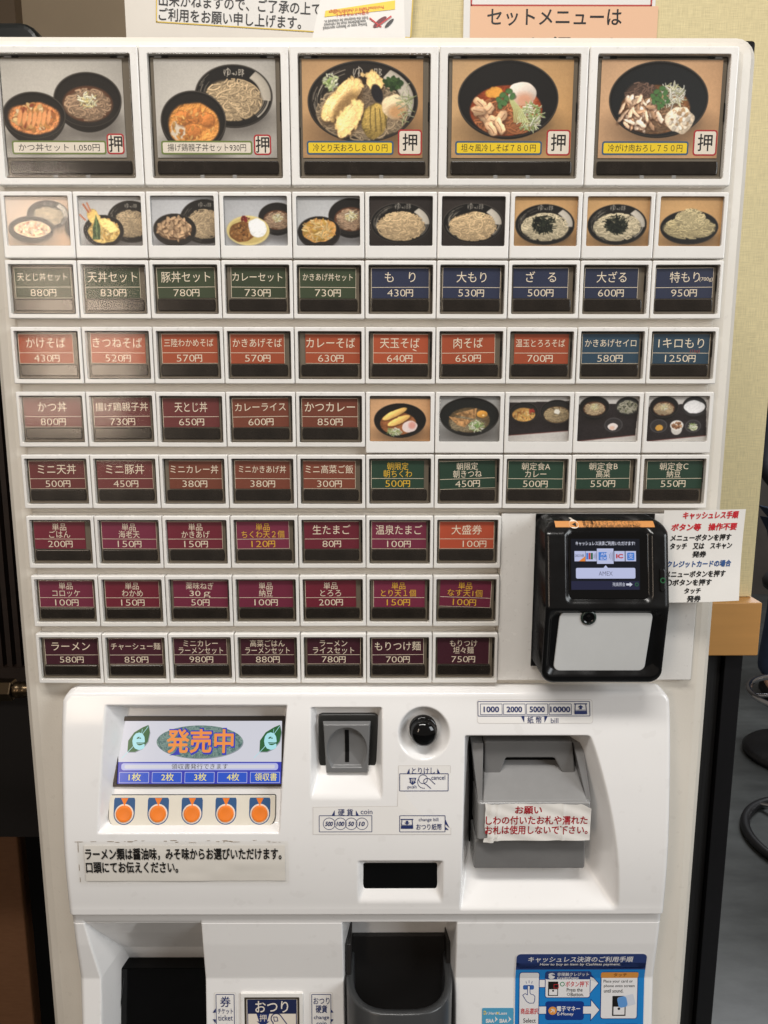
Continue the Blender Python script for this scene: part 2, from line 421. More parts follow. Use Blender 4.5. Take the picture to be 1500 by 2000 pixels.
NAMES = {'g': 'green', 'n': 'navy blue', 'o': 'orange', 't': 'slate blue', 'b': 'brown', 'p': 'plum red', 'm': 'magenta', 'c': 'crimson', 'w': 'maroon', 'd': 'dark green', 'r': 'red orange'}
def menu_button(r, c, key, lines, yen, ink=None, w=None, dx=0, dw=0, rot=0, divider=True, price_dx=0, extra=None, tilt=None):
    ink = ink or M_cream
    x, z = col_x(c), row_top(r)
    dx += rnd.uniform(-.0003, .0003); rot += rnd.gauss(0, R(.35))
    o = shared('frame', small_frame, 'menu_button', machine, (x, 0, z))
    o.rotation_euler = (0, rnd.gauss(0, R(.12)), 0); o.location.y = rnd.uniform(-.0002, .0003)
    o['label'] = f'{NAMES[key]} menu button with {"yellow" if ink is M_yellow else "cream"} lettering priced {yen} yen'
    shared('back', small_back, 'button_backing', o)
    shared('bar', small_bar, 'status_window', o)
    b = MB(); f = LOCAL
    x0 = .0042 + dx; x1 = x0 + .0406 - dw
    cx, cz = (x0 + x1) / 2, -.0149
    g = Frame((cx, -.0, cz), (math.cos(rot), 0, math.sin(rot)), (-math.sin(rot), 0, math.cos(rot)), (0, -1, 0))
    hw, hh = (x1 - x0) / 2, .0103
    b.prism(g, rrect(-hw, hw, -hh, hh, .0001), -.0036, -.0031, CARD[key])
    for q in ((-hw, -hw + .00025, -hh, hh), (hw - .00025, hw, -hh, hh), (-hw, hw, hh - .00022, hh), (-hw, hw, -hh, -hh + .00022)):
        if rnd.random() < .6: b.rect(g, *q, -.00305, M_cream)
    g.lift = -.00302
    if divider: b.rect(g, -hw + .0003, hw - .0003, -.0030, -.00268, -.00302, M_cream)
    tc = -dx * .4
    if len(lines) == 1:
        t = lines[0]; n = len(t)
        if n == 6 and 'セ' in t: n = 6
        ww = w or min(.0071 * n - .0004, .0352) if n <= 5 else (w or .0350)
        em = .0070 if n <= 5 else .0059 if n == 6 else .0053 if n == 7 else .0048
        b.text(g, t, tc, .0040, ww, em, ink, lift=-.00302)
    else:
        for k, t in enumerate(lines):
            n = len(t); ww = min(.0053 * n - .0003, .0338)
            b.text(g, t, tc, .0062 - k * .0056, ww, .0053, ink, lift=-.00302)
    price(b, g, yen, tc + price_dx, -.0066, ink)
    if extra: extra(b, g)
    b.build('name_card', o)
    cv = shared('cover', small_cover, 'clear_cover', o, (.025, -.0006, -.0196))
    t = tilt if tilt is not None else (rnd.gauss(0, .010), rnd.gauss(0, .010))
    cv.rotation_euler = (t[0], 0, t[1])
    return o

def kg700(b, g): b.text(g, '(700g)', .0152, .0028, .0093, .0030, M_cream, lift=-.00302)
def kg1(b, g): b.text(g, '(1kg)', .0100, -.0012, .0070, .0026, mat('faded_red_ink', (150, 62, 50)), lift=-.00302)
def chip(b, g): b.poly(g, [(.0085, -.0006), (.0113, -.0016), (.0114, -.0011), (.0090, .0000)], -.00302, M_cream)
def tick(b, g): b.poly(g, [(.0085, -.0006), (.0113, -.0016), (.0114, -.0011), (.0090, .0000)], -.00302, M_cream)

BUTTONS = [
 (3, 0, 'g', ['天とじ丼セット'], '880', dict(dx=.001, dw=.001)), (3, 1, 'g', ['天丼セット'], '830', dict(w=.0347, dw=.002)),
 (3, 2, 'g', ['豚丼セット'], '780', dict(w=.0343)), (3, 3, 'g', ['カレーセット'], '730', dict(dx=.002, dw=.002)), (3, 4, 'g', ['かきあげ丼セット'], '730', dict(dw=.001)),
 (3, 5, 'n', ['も　り'], '430', dict(w=.0215)), (3, 6, 'n', ['大もり'], '530', {}), (3, 7, 'n', ['ざ　る'], '500', dict(w=.0212, dw=.002)),
 (3, 8, 'n', ['大ざる'], '600', dict(dw=.003)), (3, 9, 'n', ['特もり'], '950', dict(dx=-.0005, extra=kg700)),
 (4, 0, 'o', ['かけそば'], '430', dict(tilt=(.002, -.002), dw=.002)), (4, 1, 'o', ['きつねそば'], '520', dict(w=.035, dx=.001, dw=.002)), (4, 2, 'o', ['三陸わかめそば'], '570', dict(dx=.001, dw=.001)),
 (4, 3, 'o', ['かきあげそば'], '570', dict(dw=.002)), (4, 4, 'o', ['カレーそば'], '630', dict(w=.0347, dx=.0035, dw=.002)), (4, 5, 'o', ['天玉そば'], '640', dict(dx=.0015, dw=.0015, extra=tick)),
 (4, 6, 'o', ['肉そば'], '650', dict(dw=.0025)), (4, 7, 'o', ['温玉とろろそば'], '700', dict(dx=.002, dw=.002)), (4, 8, 't', ['かきあげセイロ'], '580', dict(w=.0365)), (4, 9, 't', ['1キロもり'], '1250', dict(w=.0325, extra=kg1)),
 (5, 0, 'p', ['かつ丼'], '800', {}), (5, 1, 'p', ['揚げ鶏親子丼'], '730', dict(w=.038, tilt=(.004, .002))), (5, 2, 'p', ['天とじ丼'], '650', dict(w=.0235)), (5, 3, 'b', ['カレーライス'], '600', dict(w=.0365)), (5, 4, 'b', ['かつカレー'], '850', dict(w=.0362)),
 (6, 0, 'p', ['ミニ天丼'], '500', {}), (6, 1, 'p', ['ミニ豚丼'], '450', {}), (6, 2, 'b', ['ミニカレー丼'], '380', dict(dx=.0025, dw=.002)), (6, 3, 'b', ['ミニかきあげ丼'], '380', dict(w=.0345)), (6, 4, 'b', ['ミニ高菜ご飯'], '300', dict(dw=.0025)),
 (6, 5, 'd', ['朝限定', '朝ちくわ'], '500', dict(ink=M_yellow, dw=.002)), (6, 6, 'd', ['朝限定', '朝きつね'], '450', dict(rot=R(1.6))), (6, 7, 'd', ['朝定食A', 'カレー'], '500', {}), (6, 8, 'd', ['朝定食B', '高菜'], '550', dict(dw=.001)), (6, 9, 'd', ['朝定食C', '納豆'], '550', dict(dx=.0015)),
 (7, 0, 'c', ['単品', 'ごはん'], '200', dict(dw=.003)), (7, 1, 'm', ['単品', '海老天'], '150', {}), (7, 2, 'c', ['単品', 'かきあげ'], '150', dict(dx=-.0008)), (7, 3, 'm', ['単品', 'ちくわ天２個'], '120', dict(ink=M_yellow, dw=.0015)), (7, 4, 'c', ['生たまご'], '80', {}),
 (7, 5, 'm', ['温泉たまご'], '100', dict(w=.0345)), (7, 6, 'r', ['大盛券'], '100', dict(w=.0225, price_dx=.006)),
 (8, 0, 'm', ['単品', 'コロッケ'], '100', {}), (8, 1, 'c', ['単品', 'わかめ'], '150', {}), (8, 2, 'm', ['薬味ねぎ', '30ｇ'], '50', dict(dx=.001)), (8, 3, 'm', ['単品', '納豆'], '100', {}), (8, 4, 'c', ['単品', 'とろろ'], '200', dict(dw=.0025)),
 (8, 5, 'm', ['単品', 'とり天１個'], '150', dict(ink=M_yellow, dx=.0015, dw=.002)), (8, 6, 'm', ['単品', 'なす天1個'], '100', dict(ink=M_yellow, rot=R(-2.2), dw=.002, dx=.001)),
 (9, 0, 'w', ['ラーメン'], '580', dict(w=.0292, dx=.001)), (9, 1, 'w', ['チャーシュー麺'], '850', dict(w=.0375)), (9, 2, 'w', ['ミニカレー', 'ラーメンセット'], '980', dict(dx=-.001)), (9, 3, 'w', ['高菜ごはん', 'ラーメンセット'], '880', {}), (9, 4, 'w', ['ラーメン', 'ライスセット'], '780', dict(dx=.001)),
 (9, 5, 'w', ['もりつけ麺'], '700', dict(w=.035, dw=.001)), (9, 6, 'w', ['もりつけ', '坦々麺'], '750', dict(divider=False, dw=.001)),
]
for r, c, key, lines, yen, kw in BUTTONS:
    menu_button(r, c, key, lines, yen, **kw)

# ------------------------------------------------------------------ food pictures: a small painter for the printed cards
class Canvas:
    """100 units wide, 76 high, y down; colours sRGB 0..255"""
    def __init__(s, W, seed=1):
        s.W = W; s.H = int(round(W * .76)); s.k = W / 100.0; s.img = np.zeros((s.H, W, 3)); s.r = np.random.RandomState(seed)
        s.yy, s.xx = np.mgrid[0:s.H, 0:W]; s.xx = (s.xx + .5) / s.k; s.yy = (s.yy + .5) / s.k
    def bg(s, c0, c1=None, grain=4):
        c0 = np.array(c0, float); c1 = c0 if c1 is None else np.array(c1, float)
        t = (s.xx / 100 * .6 + s.yy / 76 * .4)[..., None]
        n = (vnoise((s.H, s.W), (9, 5), s.r.randint(9999)) - .5)[..., None] + .6 * (vnoise((s.H, s.W), (60, 6), s.r.randint(9999)) - .5)[..., None]
        s.img = c0 * (1 - t) + c1 * t + n * grain
    def comp(s, a, col, sl=None):
        sl = sl or (slice(None), slice(None)); a = np.clip(a, 0, 1)[..., None]
        s.img[sl] = s.img[sl] * (1 - a) + np.asarray(col, float) * a
    def ell(s, cx, cy, rx, ry, col, soft=.6, rot=0, alpha=1, rough=0, tex=0, shade=0, seed=None):
        x0 = max(0, int((cx - max(rx, ry) * 1.3 - 3) * s.k)); x1 = min(s.W, int((cx + max(rx, ry) * 1.3 + 3) * s.k) + 1)
        y0 = max(0, int((cy - max(rx, ry) * 1.3 - 3) * s.k)); y1 = min(s.H, int((cy + max(rx, ry) * 1.3 + 3) * s.k) + 1)
        if x1 <= x0 or y1 <= y0: return
        sl = (slice(y0, y1), slice(x0, x1)); dx = s.xx[sl] - cx; dy = s.yy[sl] - cy
        if rot:
            c, q = math.cos(rot), math.sin(rot); dx, dy = dx * c + dy * q, -dx * q + dy * c
        d = np.sqrt((dx / rx) ** 2 + (dy / ry) ** 2)
        if rough:
            th = np.arctan2(dy, dx); w = 0
            for k in range(2, 9): w = w + math.sin(k) * 0 + np.sin(th * k + s.r.rand() * 6.28) / k ** .7
            d = d * (1 + rough * w)
        a = np.clip((1 - d) * min(rx, ry) / soft + .5, 0, 1) * alpha
        c = np.broadcast_to(np.array(col, float), a.shape + (3,)).copy()
        if tex:
            hgt = 0
            for q, amp in ((.45, 1.0), (1.1, .8), (2.4, .6), (4.5, .4)):
                hgt = hgt + amp * vnoise(a.shape, (max(2, int(max(rx, ry) * q)), max(2, int(max(rx, ry) * q))), s.r.randint(9999))
            hgt = hgt / 2.7 + .55 * np.sqrt(np.clip(1 - d * d, 0, 1))
            gy_, gx_ = np.gradient(hgt); sc_ = .13 * min(rx, ry) * s.k; lit = np.clip(-(gx_ * .55 + gy_ * .85) * sc_ * 1.35, -1, 1)     # lumps lit from the upper left, as photographed
            pit = np.clip(hgt - hgt.mean(), -.3, .3)
            c = c * (1 + tex * (.95 * lit + 1.7 * pit)[..., None]); c = c + np.clip(lit - .35, 0, 1)[..., None] * tex * np.array((60, 54, 44))
        if shade: c = c * (1 - shade * (np.clip(dx / rx * .4 + dy / ry * .8, -1, 1))[..., None])
        s.comp(a, c, sl)
    def stroke(s, pts, w, col, alpha=1):
        p = np.array(pts, float)
        x0 = max(0, int((p[:, 0].min() - w - 1) * s.k)); x1 = min(s.W, int((p[:, 0].max() + w + 1) * s.k) + 1)
        y0 = max(0, int((p[:, 1].min() - w - 1) * s.k)); y1 = min(s.H, int((p[:, 1].max() + w + 1) * s.k) + 1)
        if x1 <= x0 or y1 <= y0: return
        sl = (slice(y0, y1), slice(x0, x1)); X = s.xx[sl][..., None]; Y = s.yy[sl][..., None]
        a = p[:-1]; b = p[1:]; d = b - a; L = (d ** 2).sum(1) + 1e-9
        t = np.clip(((X - a[:, 0]) * d[:, 0] + (Y - a[:, 1]) * d[:, 1]) / L, 0, 1)
        D = np.sqrt((X - a[:, 0] - t * d[:, 0]) ** 2 + (Y - a[:, 1] - t * d[:, 1]) ** 2).min(-1)
        s.comp(np.clip((w / 2 - D) * s.k + .5, 0, 1) * alpha, col, sl)
    def poly(s, pts, col, tex=0, alpha=1):
        p = np.array(pts, float); inside = np.zeros(s.xx.shape, bool)
        for a, b in zip(p, np.roll(p, -1, 0)):
            c = ((a[1] > s.yy) != (b[1] > s.yy)) & (s.xx < (b[0] - a[0]) * (s.yy - a[1]) / (b[1] - a[1] + 1e-9) + a[0]); inside ^= c
        c = np.broadcast_to(np.array(col, float), s.img.shape)
        if tex: c = c * (1 + tex * (vnoise((s.H, s.W), (int(30), int(40)), s.r.randint(9999)) - .5)[..., None] * 2)
        s.comp(inside * alpha, c)
    def noodles(s, cx, cy, rx, ry, col, n=120, w=1.1, dark=.5, long=1.0):
        col = np.array(col, float)
        s.ell(cx, cy, rx * .97, ry * .97, col * .62, soft=2, rough=.05, tex=.3)
        for k in range(n):
            a = s.r.rand() * 6.283; q = math.sqrt(s.r.rand()) * .92
            px, py = cx + math.cos(a) * q * rx, cy + math.sin(a) * q * ry
            rr = s.r.uniform(.08, .34) * rx; t0 = s.r.rand() * 6.28; sp = s.r.uniform(1.2, 4.2) * long
            t = np.linspace(t0, t0 + sp, 11); rr2 = rr * (1 + .25 * np.sin(t * 1.7 + a))
            X = px + rr2 * np.cos(t) - rr * math.cos(t0 + sp / 2) * .7; Y = py + (rr2 * np.sin(t) - rr * math.sin(t0 + sp / 2) * .7) * ry / rx
            e = np.sqrt(((X - cx) / rx) ** 2 + ((Y - cy) / ry) ** 2); f = np.where(e > 1, 1 / np.maximum(e, 1e-6), 1)
            X = cx + (X - cx) * f; Y = cy + (Y - cy) * f
            lvl = s.r.uniform(.78, 1.12) * (1 + .10 * (cy - py) / ry)
            s.stroke(np.stack([X + .25, Y + .45], 1), w * 1.25, col * dark, .55)
            s.stroke(np.stack([X, Y], 1), w, np.clip(col * lvl, 0, 255), .95)
    def bits(s, cx, cy, rx, ry, cols, n, size=(1, 2.4), asp=.5):
        for k in range(n):
            a = s.r.rand() * 6.283; q = math.sqrt(s.r.rand())
            c = np.array(cols[s.r.randint(len(cols))], float) * s.r.uniform(.82, 1.12); z = s.r.uniform(*size)
            x, y = cx + math.cos(a) * q * rx, cy + math.sin(a) * q * ry; t = s.r.rand() * 3.14
            s.ell(x + .3, y + .4, z, z * asp, c * .5, soft=.8, rot=t, alpha=.5); s.ell(x, y, z, z * asp, np.clip(c, 0, 255), soft=.5, rot=t)
    def shreds(s, cx, cy, rx, ry, cols, n, ln=6, w=.7):
        for k in range(n):
            a = s.r.rand() * 6.283; q = math.sqrt(s.r.rand()); x, y = cx + math.cos(a) * q * rx, cy + math.sin(a) * q * ry
            t = s.r.rand() * 3.14; b = s.r.uniform(-.8, .8); L = ln * s.r.uniform(.5, 1)
            p = [(x + L * math.cos(t + b * z) * z, y + L * math.sin(t + b * z) * z * .8) for z in np.linspace(-.5, .5, 6)]
            c = np.array(cols[s.r.randint(len(cols))], float) * s.r.uniform(.8, 1.1)
            s.stroke([(u + .3, v + .4) for u, v in p], w, c * .5, .5); s.stroke(p, w, np.clip(c, 0, 255), .95)
    def bowl(s, cx, cy, rx, ry, body=.55, foot=.4, inner=(30, 27, 25), rim=(74, 68, 62), sh=.45, side=(34, 30, 28)):
        s.ell(cx + 2, cy + ry * (.62 + body * .6), rx * .95, ry * .62, (30, 24, 20), soft=ry * .5, alpha=sh)
        if body:
            for k in range(14):
                t = k / 13; s.ell(cx, cy + ry * body * t, rx * (1 - (1 - foot) * t ** 2.2), ry * (1 - .45 * t ** 2), np.array(side) * (1.0 - .35 * t), soft=.5)
        s.ell(cx, cy, rx, ry, rim, soft=.5); s.ell(cx, cy + .15, rx - .9, ry - .7, (16, 14, 13), soft=.5)
        s.ell(cx, cy + .8, rx - 1.6, ry - 1.6, inner, soft=1.4); s.ell(cx + rx * .1, cy + ry * .62, rx * .7, ry * .28, np.array(inner) * 1.7, soft=4, alpha=.35)
    def plate_streaks(s, cx, cy, rx, ry, a0=95, a1=215, n=26, col=(198, 186, 166)):
        for k in range(n):
            a = R(s.r.uniform(a0, a1)); q = s.r.uniform(.74, .93); L = s.r.uniform(.12, .5)
            t = np.linspace(a, a + L, 7); s.stroke(np.stack([cx + rx * q * np.cos(t), cy + ry * q * np.sin(t)], 1), s.r.uniform(.25, .7), col, s.r.uniform(.3, .8))
    def swoosh(s, cx, cy, rx, ry, a0=-52, a1=8, col=(214, 203, 186), w=.22):
        t = np.linspace(R(a0), R(a1), 22)
        for q in np.linspace(.72, .72 + w, 9):
            s.stroke(np.stack([cx + rx * q * np.cos(t), cy + ry * q * np.sin(t)], 1), rx * .045, np.array(col) * (1.02 - .5 * abs(q - .78)), .8)
        for k in range(10):
            q = s.r.uniform(.74, .95); tt = np.linspace(R(a1), R(a1 + 40), 9); s.stroke(np.stack([cx + rx * q * np.cos(tt), cy + ry * q * np.sin(tt)], 1), .5, col, .6)
    def logo(s, cx, cy, k, col=(214, 204, 188)):
        """a brush-written shop mark on the plate's rim"""
        def S(p, w=.5): s.stroke([(cx + x * k, cy + y * k) for x, y in p], max(w * k * 1.3, .62), col, .9)
        S([(-10, -3), (-10.6, 0), (-9.6, 3)]); S([(-9.6, 1), (-8, -3), (-5, -4.2), (-3, -2), (-3.6, 1.6), (-5.6, 2.4), (-6.6, .4), (-5.6, -2)]); S([(-6, -5), (-5.6, 0), (-7, 4.4)])
        S([(-1.2, 1.2), (1.2, .6), (.2, 2.2), (2.2, 1.8)], .4); S([(4, -1.2), (4.4, 1.6), (3, 2.8)], .4)
        S([(7, -3.4), (7, 3)], .4); S([(7, -3), (9, -3.2), (8.8, -.4), (7, -.2)], .4); S([(7, 2.4), (9.6, 1.6)], .4)
        S([(10.8, -3.4), (10.8, 4)], .4); S([(10.8, -3.2), (12.6, -2.6), (11.4, -.4), (12.8, 1), (11.2, 2)], .4)
    def gloss(s, seed=0):
        n = vnoise((s.H, s.W), (s.H // 3, s.W // 3), 77 + seed) - .5
        r = s.r; g = r.randn(s.H, s.W) * .9
        im = s.img * (1 + n[..., None] * .05) + g[..., None]
        for ax in (0, 1): im = .25 * np.roll(im, 1, ax) + .5 * im + .25 * np.roll(im, -1, ax)     # a printed photograph is a little soft
        m = im.mean(-1, keepdims=True); im = m + (im - m) * .90
        v = 1 - .10 * (((s.xx - 50) / 50) ** 2 + ((s.yy - 38) / 38) ** 2)
        s.img = np.clip(im * v[..., None] * 1.07, 0, 255)

SOBA = (214, 184, 142); SOBA2 = (188, 152, 120); KAMO = (122, 92, 72)
LEEK = [(222, 222, 190), (196, 206, 150), (236, 234, 216), (150, 176, 96)]
EGG = [(226, 168, 96), (206, 138, 70), (238, 196, 130), (186, 112, 60)]
def soba_plate(c, cx, cy, rx, ry, n=150, nori=False, logo=True, col=SOBA, lk=None):
    c.bowl(cx, cy, rx, ry, .22, .8, inner=(24, 22, 21)); c.plate_streaks(cx, cy, rx, ry); c.swoosh(cx, cy, rx, ry)
    c.noodles(cx - rx * .02, cy + ry * .12, rx * .74, ry * .66, col, n, w=max(1.0, rx * .026))
    if logo: c.logo(cx - rx * .0, cy - ry * .74, lk or rx * .021)
    if nori: c.shreds(cx, cy - ry * .02, rx * .34, ry * .33, [(26, 32, 24), (36, 42, 30), (14, 18, 14)], 90, rx * .22, rx * .022)
def soup_bowl(c, cx, cy, rx, ry, n=90, col=SOBA2, top=True, body=.6, soup=(96, 58, 38)):
    c.bowl(cx, cy, rx, ry, body, .45); c.ell(cx, cy + ry * .16, rx * .74, ry * .66, soup, soft=1.5)
    c.noodles(cx, cy + ry * .18, rx * .68, ry * .58, col, n, w=max(.9, rx * .035))
    if top: c.shreds(cx, cy + ry * .02, rx * .24, ry * .26, [(236, 226, 176), (226, 206, 136), (244, 240, 214)], 50, rx * .22, rx * .03)

def art_big1(c):
    c.bg((206, 200, 190), (188, 182, 174)); soup_bowl(c, 70, 31, 28, 21, 120)
    c.bowl(25, 43, 26, 18, .75, .42)
    c.ell(25, 45.5, 21, 12.5, (196, 122, 70), soft=1.5, rough=.04, tex=.5); c.bits(25, 44.5, 17, 9.5, EGG + [(150, 70, 40), (236, 206, 160)], 110, (1.2, 3.4), .55)
    for k in range(7): c.ell(13 + k * 4, 46 - abs(k - 3) * .5, 1.8, 6.5, (206, 136, 84), rot=.25, tex=.4, soft=1)
def art_big2(c):
    c.bg((208, 203, 195), (192, 186, 178)); soba_plate(c, 65, 28, 32, 24, 220, lk=.7)
    c.bowl(31, 47, 27, 23, .5, .5); c.ell(31, 50, 21, 17, (214, 140, 66), soft=1.5, rough=.03, tex=.35)
    c.ell(18, 55, 6, 7, (232, 214, 190), rough=.1, soft=1.5)
    for x, y in ((22, 45), (32, 43), (42, 46), (30, 55)): c.ell(x + 1, y + 1.5, 6.6, 5.6, (120, 64, 30), soft=2, alpha=.6); c.ell(x, y, 6.4, 5.4, (184, 110, 52), rough=.08, tex=.5, shade=.3)
    c.bits(31, 51, 18, 13, [(226, 150, 70), (236, 176, 96), (200, 120, 56)], 60, (.8, 2.2), .5)
def art_big3(c):
    c.bg((214, 168, 118), (196, 146, 96), 4); c.bowl(50.2, 32, 45.5, 31, .2, .85, inner=(36, 30, 26)); c.plate_streaks(50, 32, 45, 30, 100, 230, 46); c.swoosh(50, 32, 45, 30, -56, 20, w=.2)
    c.noodles(50, 40, 38, 22, (186, 160, 126), 220, 1.0); c.ell(50, 36, 27, 17, (60, 46, 36), soft=8, alpha=.5); c.logo(53, 10.5, 1.0)
    c.bits(24, 17, 6, 6, LEEK, 60, (1, 2.4), .4)
    def temp(cx, cy, rx, ry, rot):
        c.ell(cx + 1.2, cy + 1.8, rx, ry, (60, 38, 18), soft=3, rot=rot, alpha=.6, rough=.05); c.ell(cx, cy, rx, ry, (222, 182, 122), rot=rot, rough=.075, tex=.62, shade=.22)
        for k in range(34):
            a = c.r.rand() * 6.28; q = .55 + .5 * c.r.rand(); x, y = rx * q * math.cos(a), ry * q * math.sin(a)
            c.ell(cx + x * math.cos(rot) - y * math.sin(rot), cy + x * math.sin(rot) + y * math.cos(rot), c.r.uniform(1.2, 2.8), c.r.uniform(1, 2), (232, 192, 122), soft=1, rot=c.r.rand() * 3, alpha=.75, rough=.1, tex=.5)
    temp(60, 17, 6, 8, -.6); temp(33, 30, 24, 8.5, -.78); c.ell(37, 39, 17, 9.5, (70, 44, 18), soft=4, rot=-.95, alpha=.55); temp(39, 45, 16, 8.0, -.95)
    c.ell(62, 26, 7.5, 4.4, (26, 24, 28), rot=1.2, tex=.4, soft=1); c.ell(60, 47, 10.5, 14, (150, 124, 62), rot=.15, rough=.07, tex=.5, shade=.3)
    for k in range(8): c.stroke([(55 + k * 1.8, 36 + k * .4), (54 + k * 2.2, 46), (54.5 + k * 2.2, 56 - abs(k - 4))], 1.0, (78, 66, 34) if k % 2 else (196, 160, 84), .6)
    c.ell(76, 36, 10.5, 9, (222, 196, 156), rough=.06, tex=.2, shade=.2); c.ell(78, 40, 7, 5, (176, 122, 74), soft=4, tex=.3, alpha=.75)
    c.shreds(86, 34, 5, 14, [(206, 206, 170), (178, 186, 130)], 26, 12, .6); c.bits(75, 18, 7, 4.5, [(52, 84, 40), (70, 104, 50), (38, 62, 30)], 40, (1.2, 2.6), .6)
def greens(c, x, y, k=1, stems=True):
    if stems:
        for q in range(12): c.stroke([(x + q * .3 * k, y), (x + (4 + q * .6) * k, y + 8 * k), (x + (5 + q * 1.1) * k, y + 18 * k)], .8 * k, (206, 204, 150) if q % 2 else (176, 186, 110), .8)
    for dx, dy in ((0, -6), (-5, -3), (-8, 1), (-7, 5), (3, -2), (-2, 0), (-4, 3)): c.ell(x + dx * k + .4, y + dy * k + .6, 3 * k, 2.1 * k, (20, 34, 18), rot=dx, alpha=.5); c.ell(x + dx * k, y + dy * k, 3 * k, 2.1 * k, (66, 100, 56), rot=dx * .7, tex=.4)
def art_big4(c):
    c.bg((222, 178, 128), (210, 158, 98), 5); c.bowl(46.5, 30, 41.5, 29.5, .32, .5, inner=(26, 24, 24))
    c.ell(45, 39, 30, 19.5, (150, 62, 30), soft=1, tex=.2); c.noodles(46, 43, 28, 15, (196, 118, 72), 110, 1.0)
    c.ell(58, 26, 11.5, 9.2, (228, 214, 202), rough=.03, shade=.22); c.ell(60, 31, 7.5, 5.5, (226, 152, 116), soft=5, alpha=.8); c.ell(35, 25, 7, 4.4, (204, 138, 54), rough=.1, tex=.4)
    for x, y, a in ((24, 34, .8), (30, 38, -.6), (27, 44, .9), (36, 47, .3), (41, 44, -.7), (40, 51, 1.1), (33, 53, .9), (22, 39, .2)): c.ell(x + .8, y + 1.2, 7, 4, (80, 44, 28), rot=a, soft=2, alpha=.6); c.ell(x, y, 6.6, 3.7, np.array((200, 158, 120)) * c.r.uniform(.85, 1.1), rot=a, rough=.13, tex=.5, shade=.35); c.stroke([(x - 4 * math.cos(a), y - 4 * math.sin(a) + .6), (x + 1, y + .8), (x + 4 * math.cos(a), y + 4 * math.sin(a) + .4)], .6, (120, 78, 52), .7); c.stroke([(x - 3.4 * math.cos(a), y - 3.4 * math.sin(a) - 1), (x + 3.4 * math.cos(a), y + 3.4 * math.sin(a) - 1)], .5, (232, 206, 176), .6)
    c.shreds(65, 44, 9, 10, LEEK + [(214, 222, 170)], 130, 9, .7); greens(c, 47, 30, 1.0)
def art_big5(c):
    c.bg((226, 180, 138), (216, 164, 116), 4); c.bowl(48.5, 30, 41, 29, .25, .6, inner=(30, 32, 34))
    c.ell(46, 38, 29, 19, (120, 78, 46), soft=1, tex=.3); c.noodles(34, 27, 14, 10, (120, 92, 78), 50, .9); c.noodles(46, 42, 27, 14, (160, 122, 90), 60, 1.0)
    c.shreds(60, 27, 10, 8, [(232, 228, 204), (210, 208, 160), (240, 238, 226)], 110, 9, .7)
    for k in range(95):
        x, y = 36 + c.r.randn() * 8, 40.5 + c.r.randn() * 6; a = c.r.rand() * 3.1; L = c.r.uniform(2.2, 5.2); q = c.r.uniform(.7, 1.08)
        c.ell(x + .5, y + .9, L * 1.05, L * .48, (70, 42, 28), rot=a, soft=1.2, alpha=.6, rough=.08); c.ell(x, y, L, L * c.r.uniform(.28, .5), np.array(((224, 186, 154), (206, 160, 124), (232, 204, 180))[c.r.randint(3)]) * q, rot=a, rough=.16, tex=.45, shade=.25)
    c.ell(67, 46, 11.5, 10.5, (226, 204, 176), rough=.07, tex=.3, shade=.2); c.bits(67, 46, 9, 8, [(236, 220, 198), (206, 164, 120), (244, 234, 220)], 50, (1, 2.4), .7)
    greens(c, 51, 27, .9, False); greens(c, 54, 33, .7, False)

def art_s1(c):
    c.bg((214, 190, 170), (214, 170, 130)); soba_plate(c, 66, 28, 33, 22, 120, lk=.6, col=(210, 186, 150)); c.bowl(101, 46, 10, 14, .4); c.bowl(38, 50, 36, 20, .35, .6)
    c.ell(40, 50, 29, 13, (224, 190, 150), rough=.04, tex=.35); c.bits(40, 50, 24, 10, [(240, 220, 190), (196, 130, 84), (222, 186, 140)], 90, (1.4, 3.6), .5)
def art_s2(c):
    c.bg((204, 200, 196), (196, 192, 188)); soba_plate(c, 82, 38, 38, 32, 130, lk=.8); c.bowl(38, 52, 32, 24, .3, .6)
    c.ell(38, 54, 26, 17, (206, 170, 96), rough=.05, tex=.4); c.bits(40, 50, 22, 16, [(220, 186, 110), (196, 150, 76), (236, 208, 146)], 100, (1.4, 3.6), .6)
    c.ell(24, 32, 15, 9, (216, 176, 98), rot=.9, rough=.08, tex=.4); c.stroke([(8, 12), (16, 24)], 3, (200, 110, 70)); c.stroke([(14, 10), (19, 22)], 2.6, (212, 130, 90)); c.stroke([(2, 28), (10, 36)], 2.6, (206, 120, 84))
    c.ell(46, 44, 17, 8, (226, 186, 110), rot=.5, rough=.09, tex=.6); c.poly([(27, 28), (33, 46), (32, 66), (20, 66), (21, 48)], (70, 92, 52), .3); c.stroke([(27, 30), (27, 64)], 1.4, (130, 150, 96))
def art_s3(c):
    c.bg((196, 196, 198), (186, 186, 188)); soba_plate(c, 84, 38, 40, 34, 130, lk=.85); c.bowl(36, 50, 34, 24, .4, .6); c.ell(35, 50, 28, 17, (110, 82, 58), tex=.4)
    for k in range(70):
        a = c.r.rand() * 6.28; q = math.sqrt(c.r.rand()); x, y = 35 + 24 * q * math.cos(a), 48 + 15 * q * math.sin(a); t = c.r.rand() * 3
        c.ell(x + 1, y + 1.5, 6, 2.4, (70, 46, 30), rot=t, soft=2, alpha=.5); c.ell(x, y, c.r.uniform(4, 7), c.r.uniform(1.6, 3), np.array((186, 150, 112)) * c.r.uniform(.75, 1.1), rot=t, rough=.12, tex=.3)
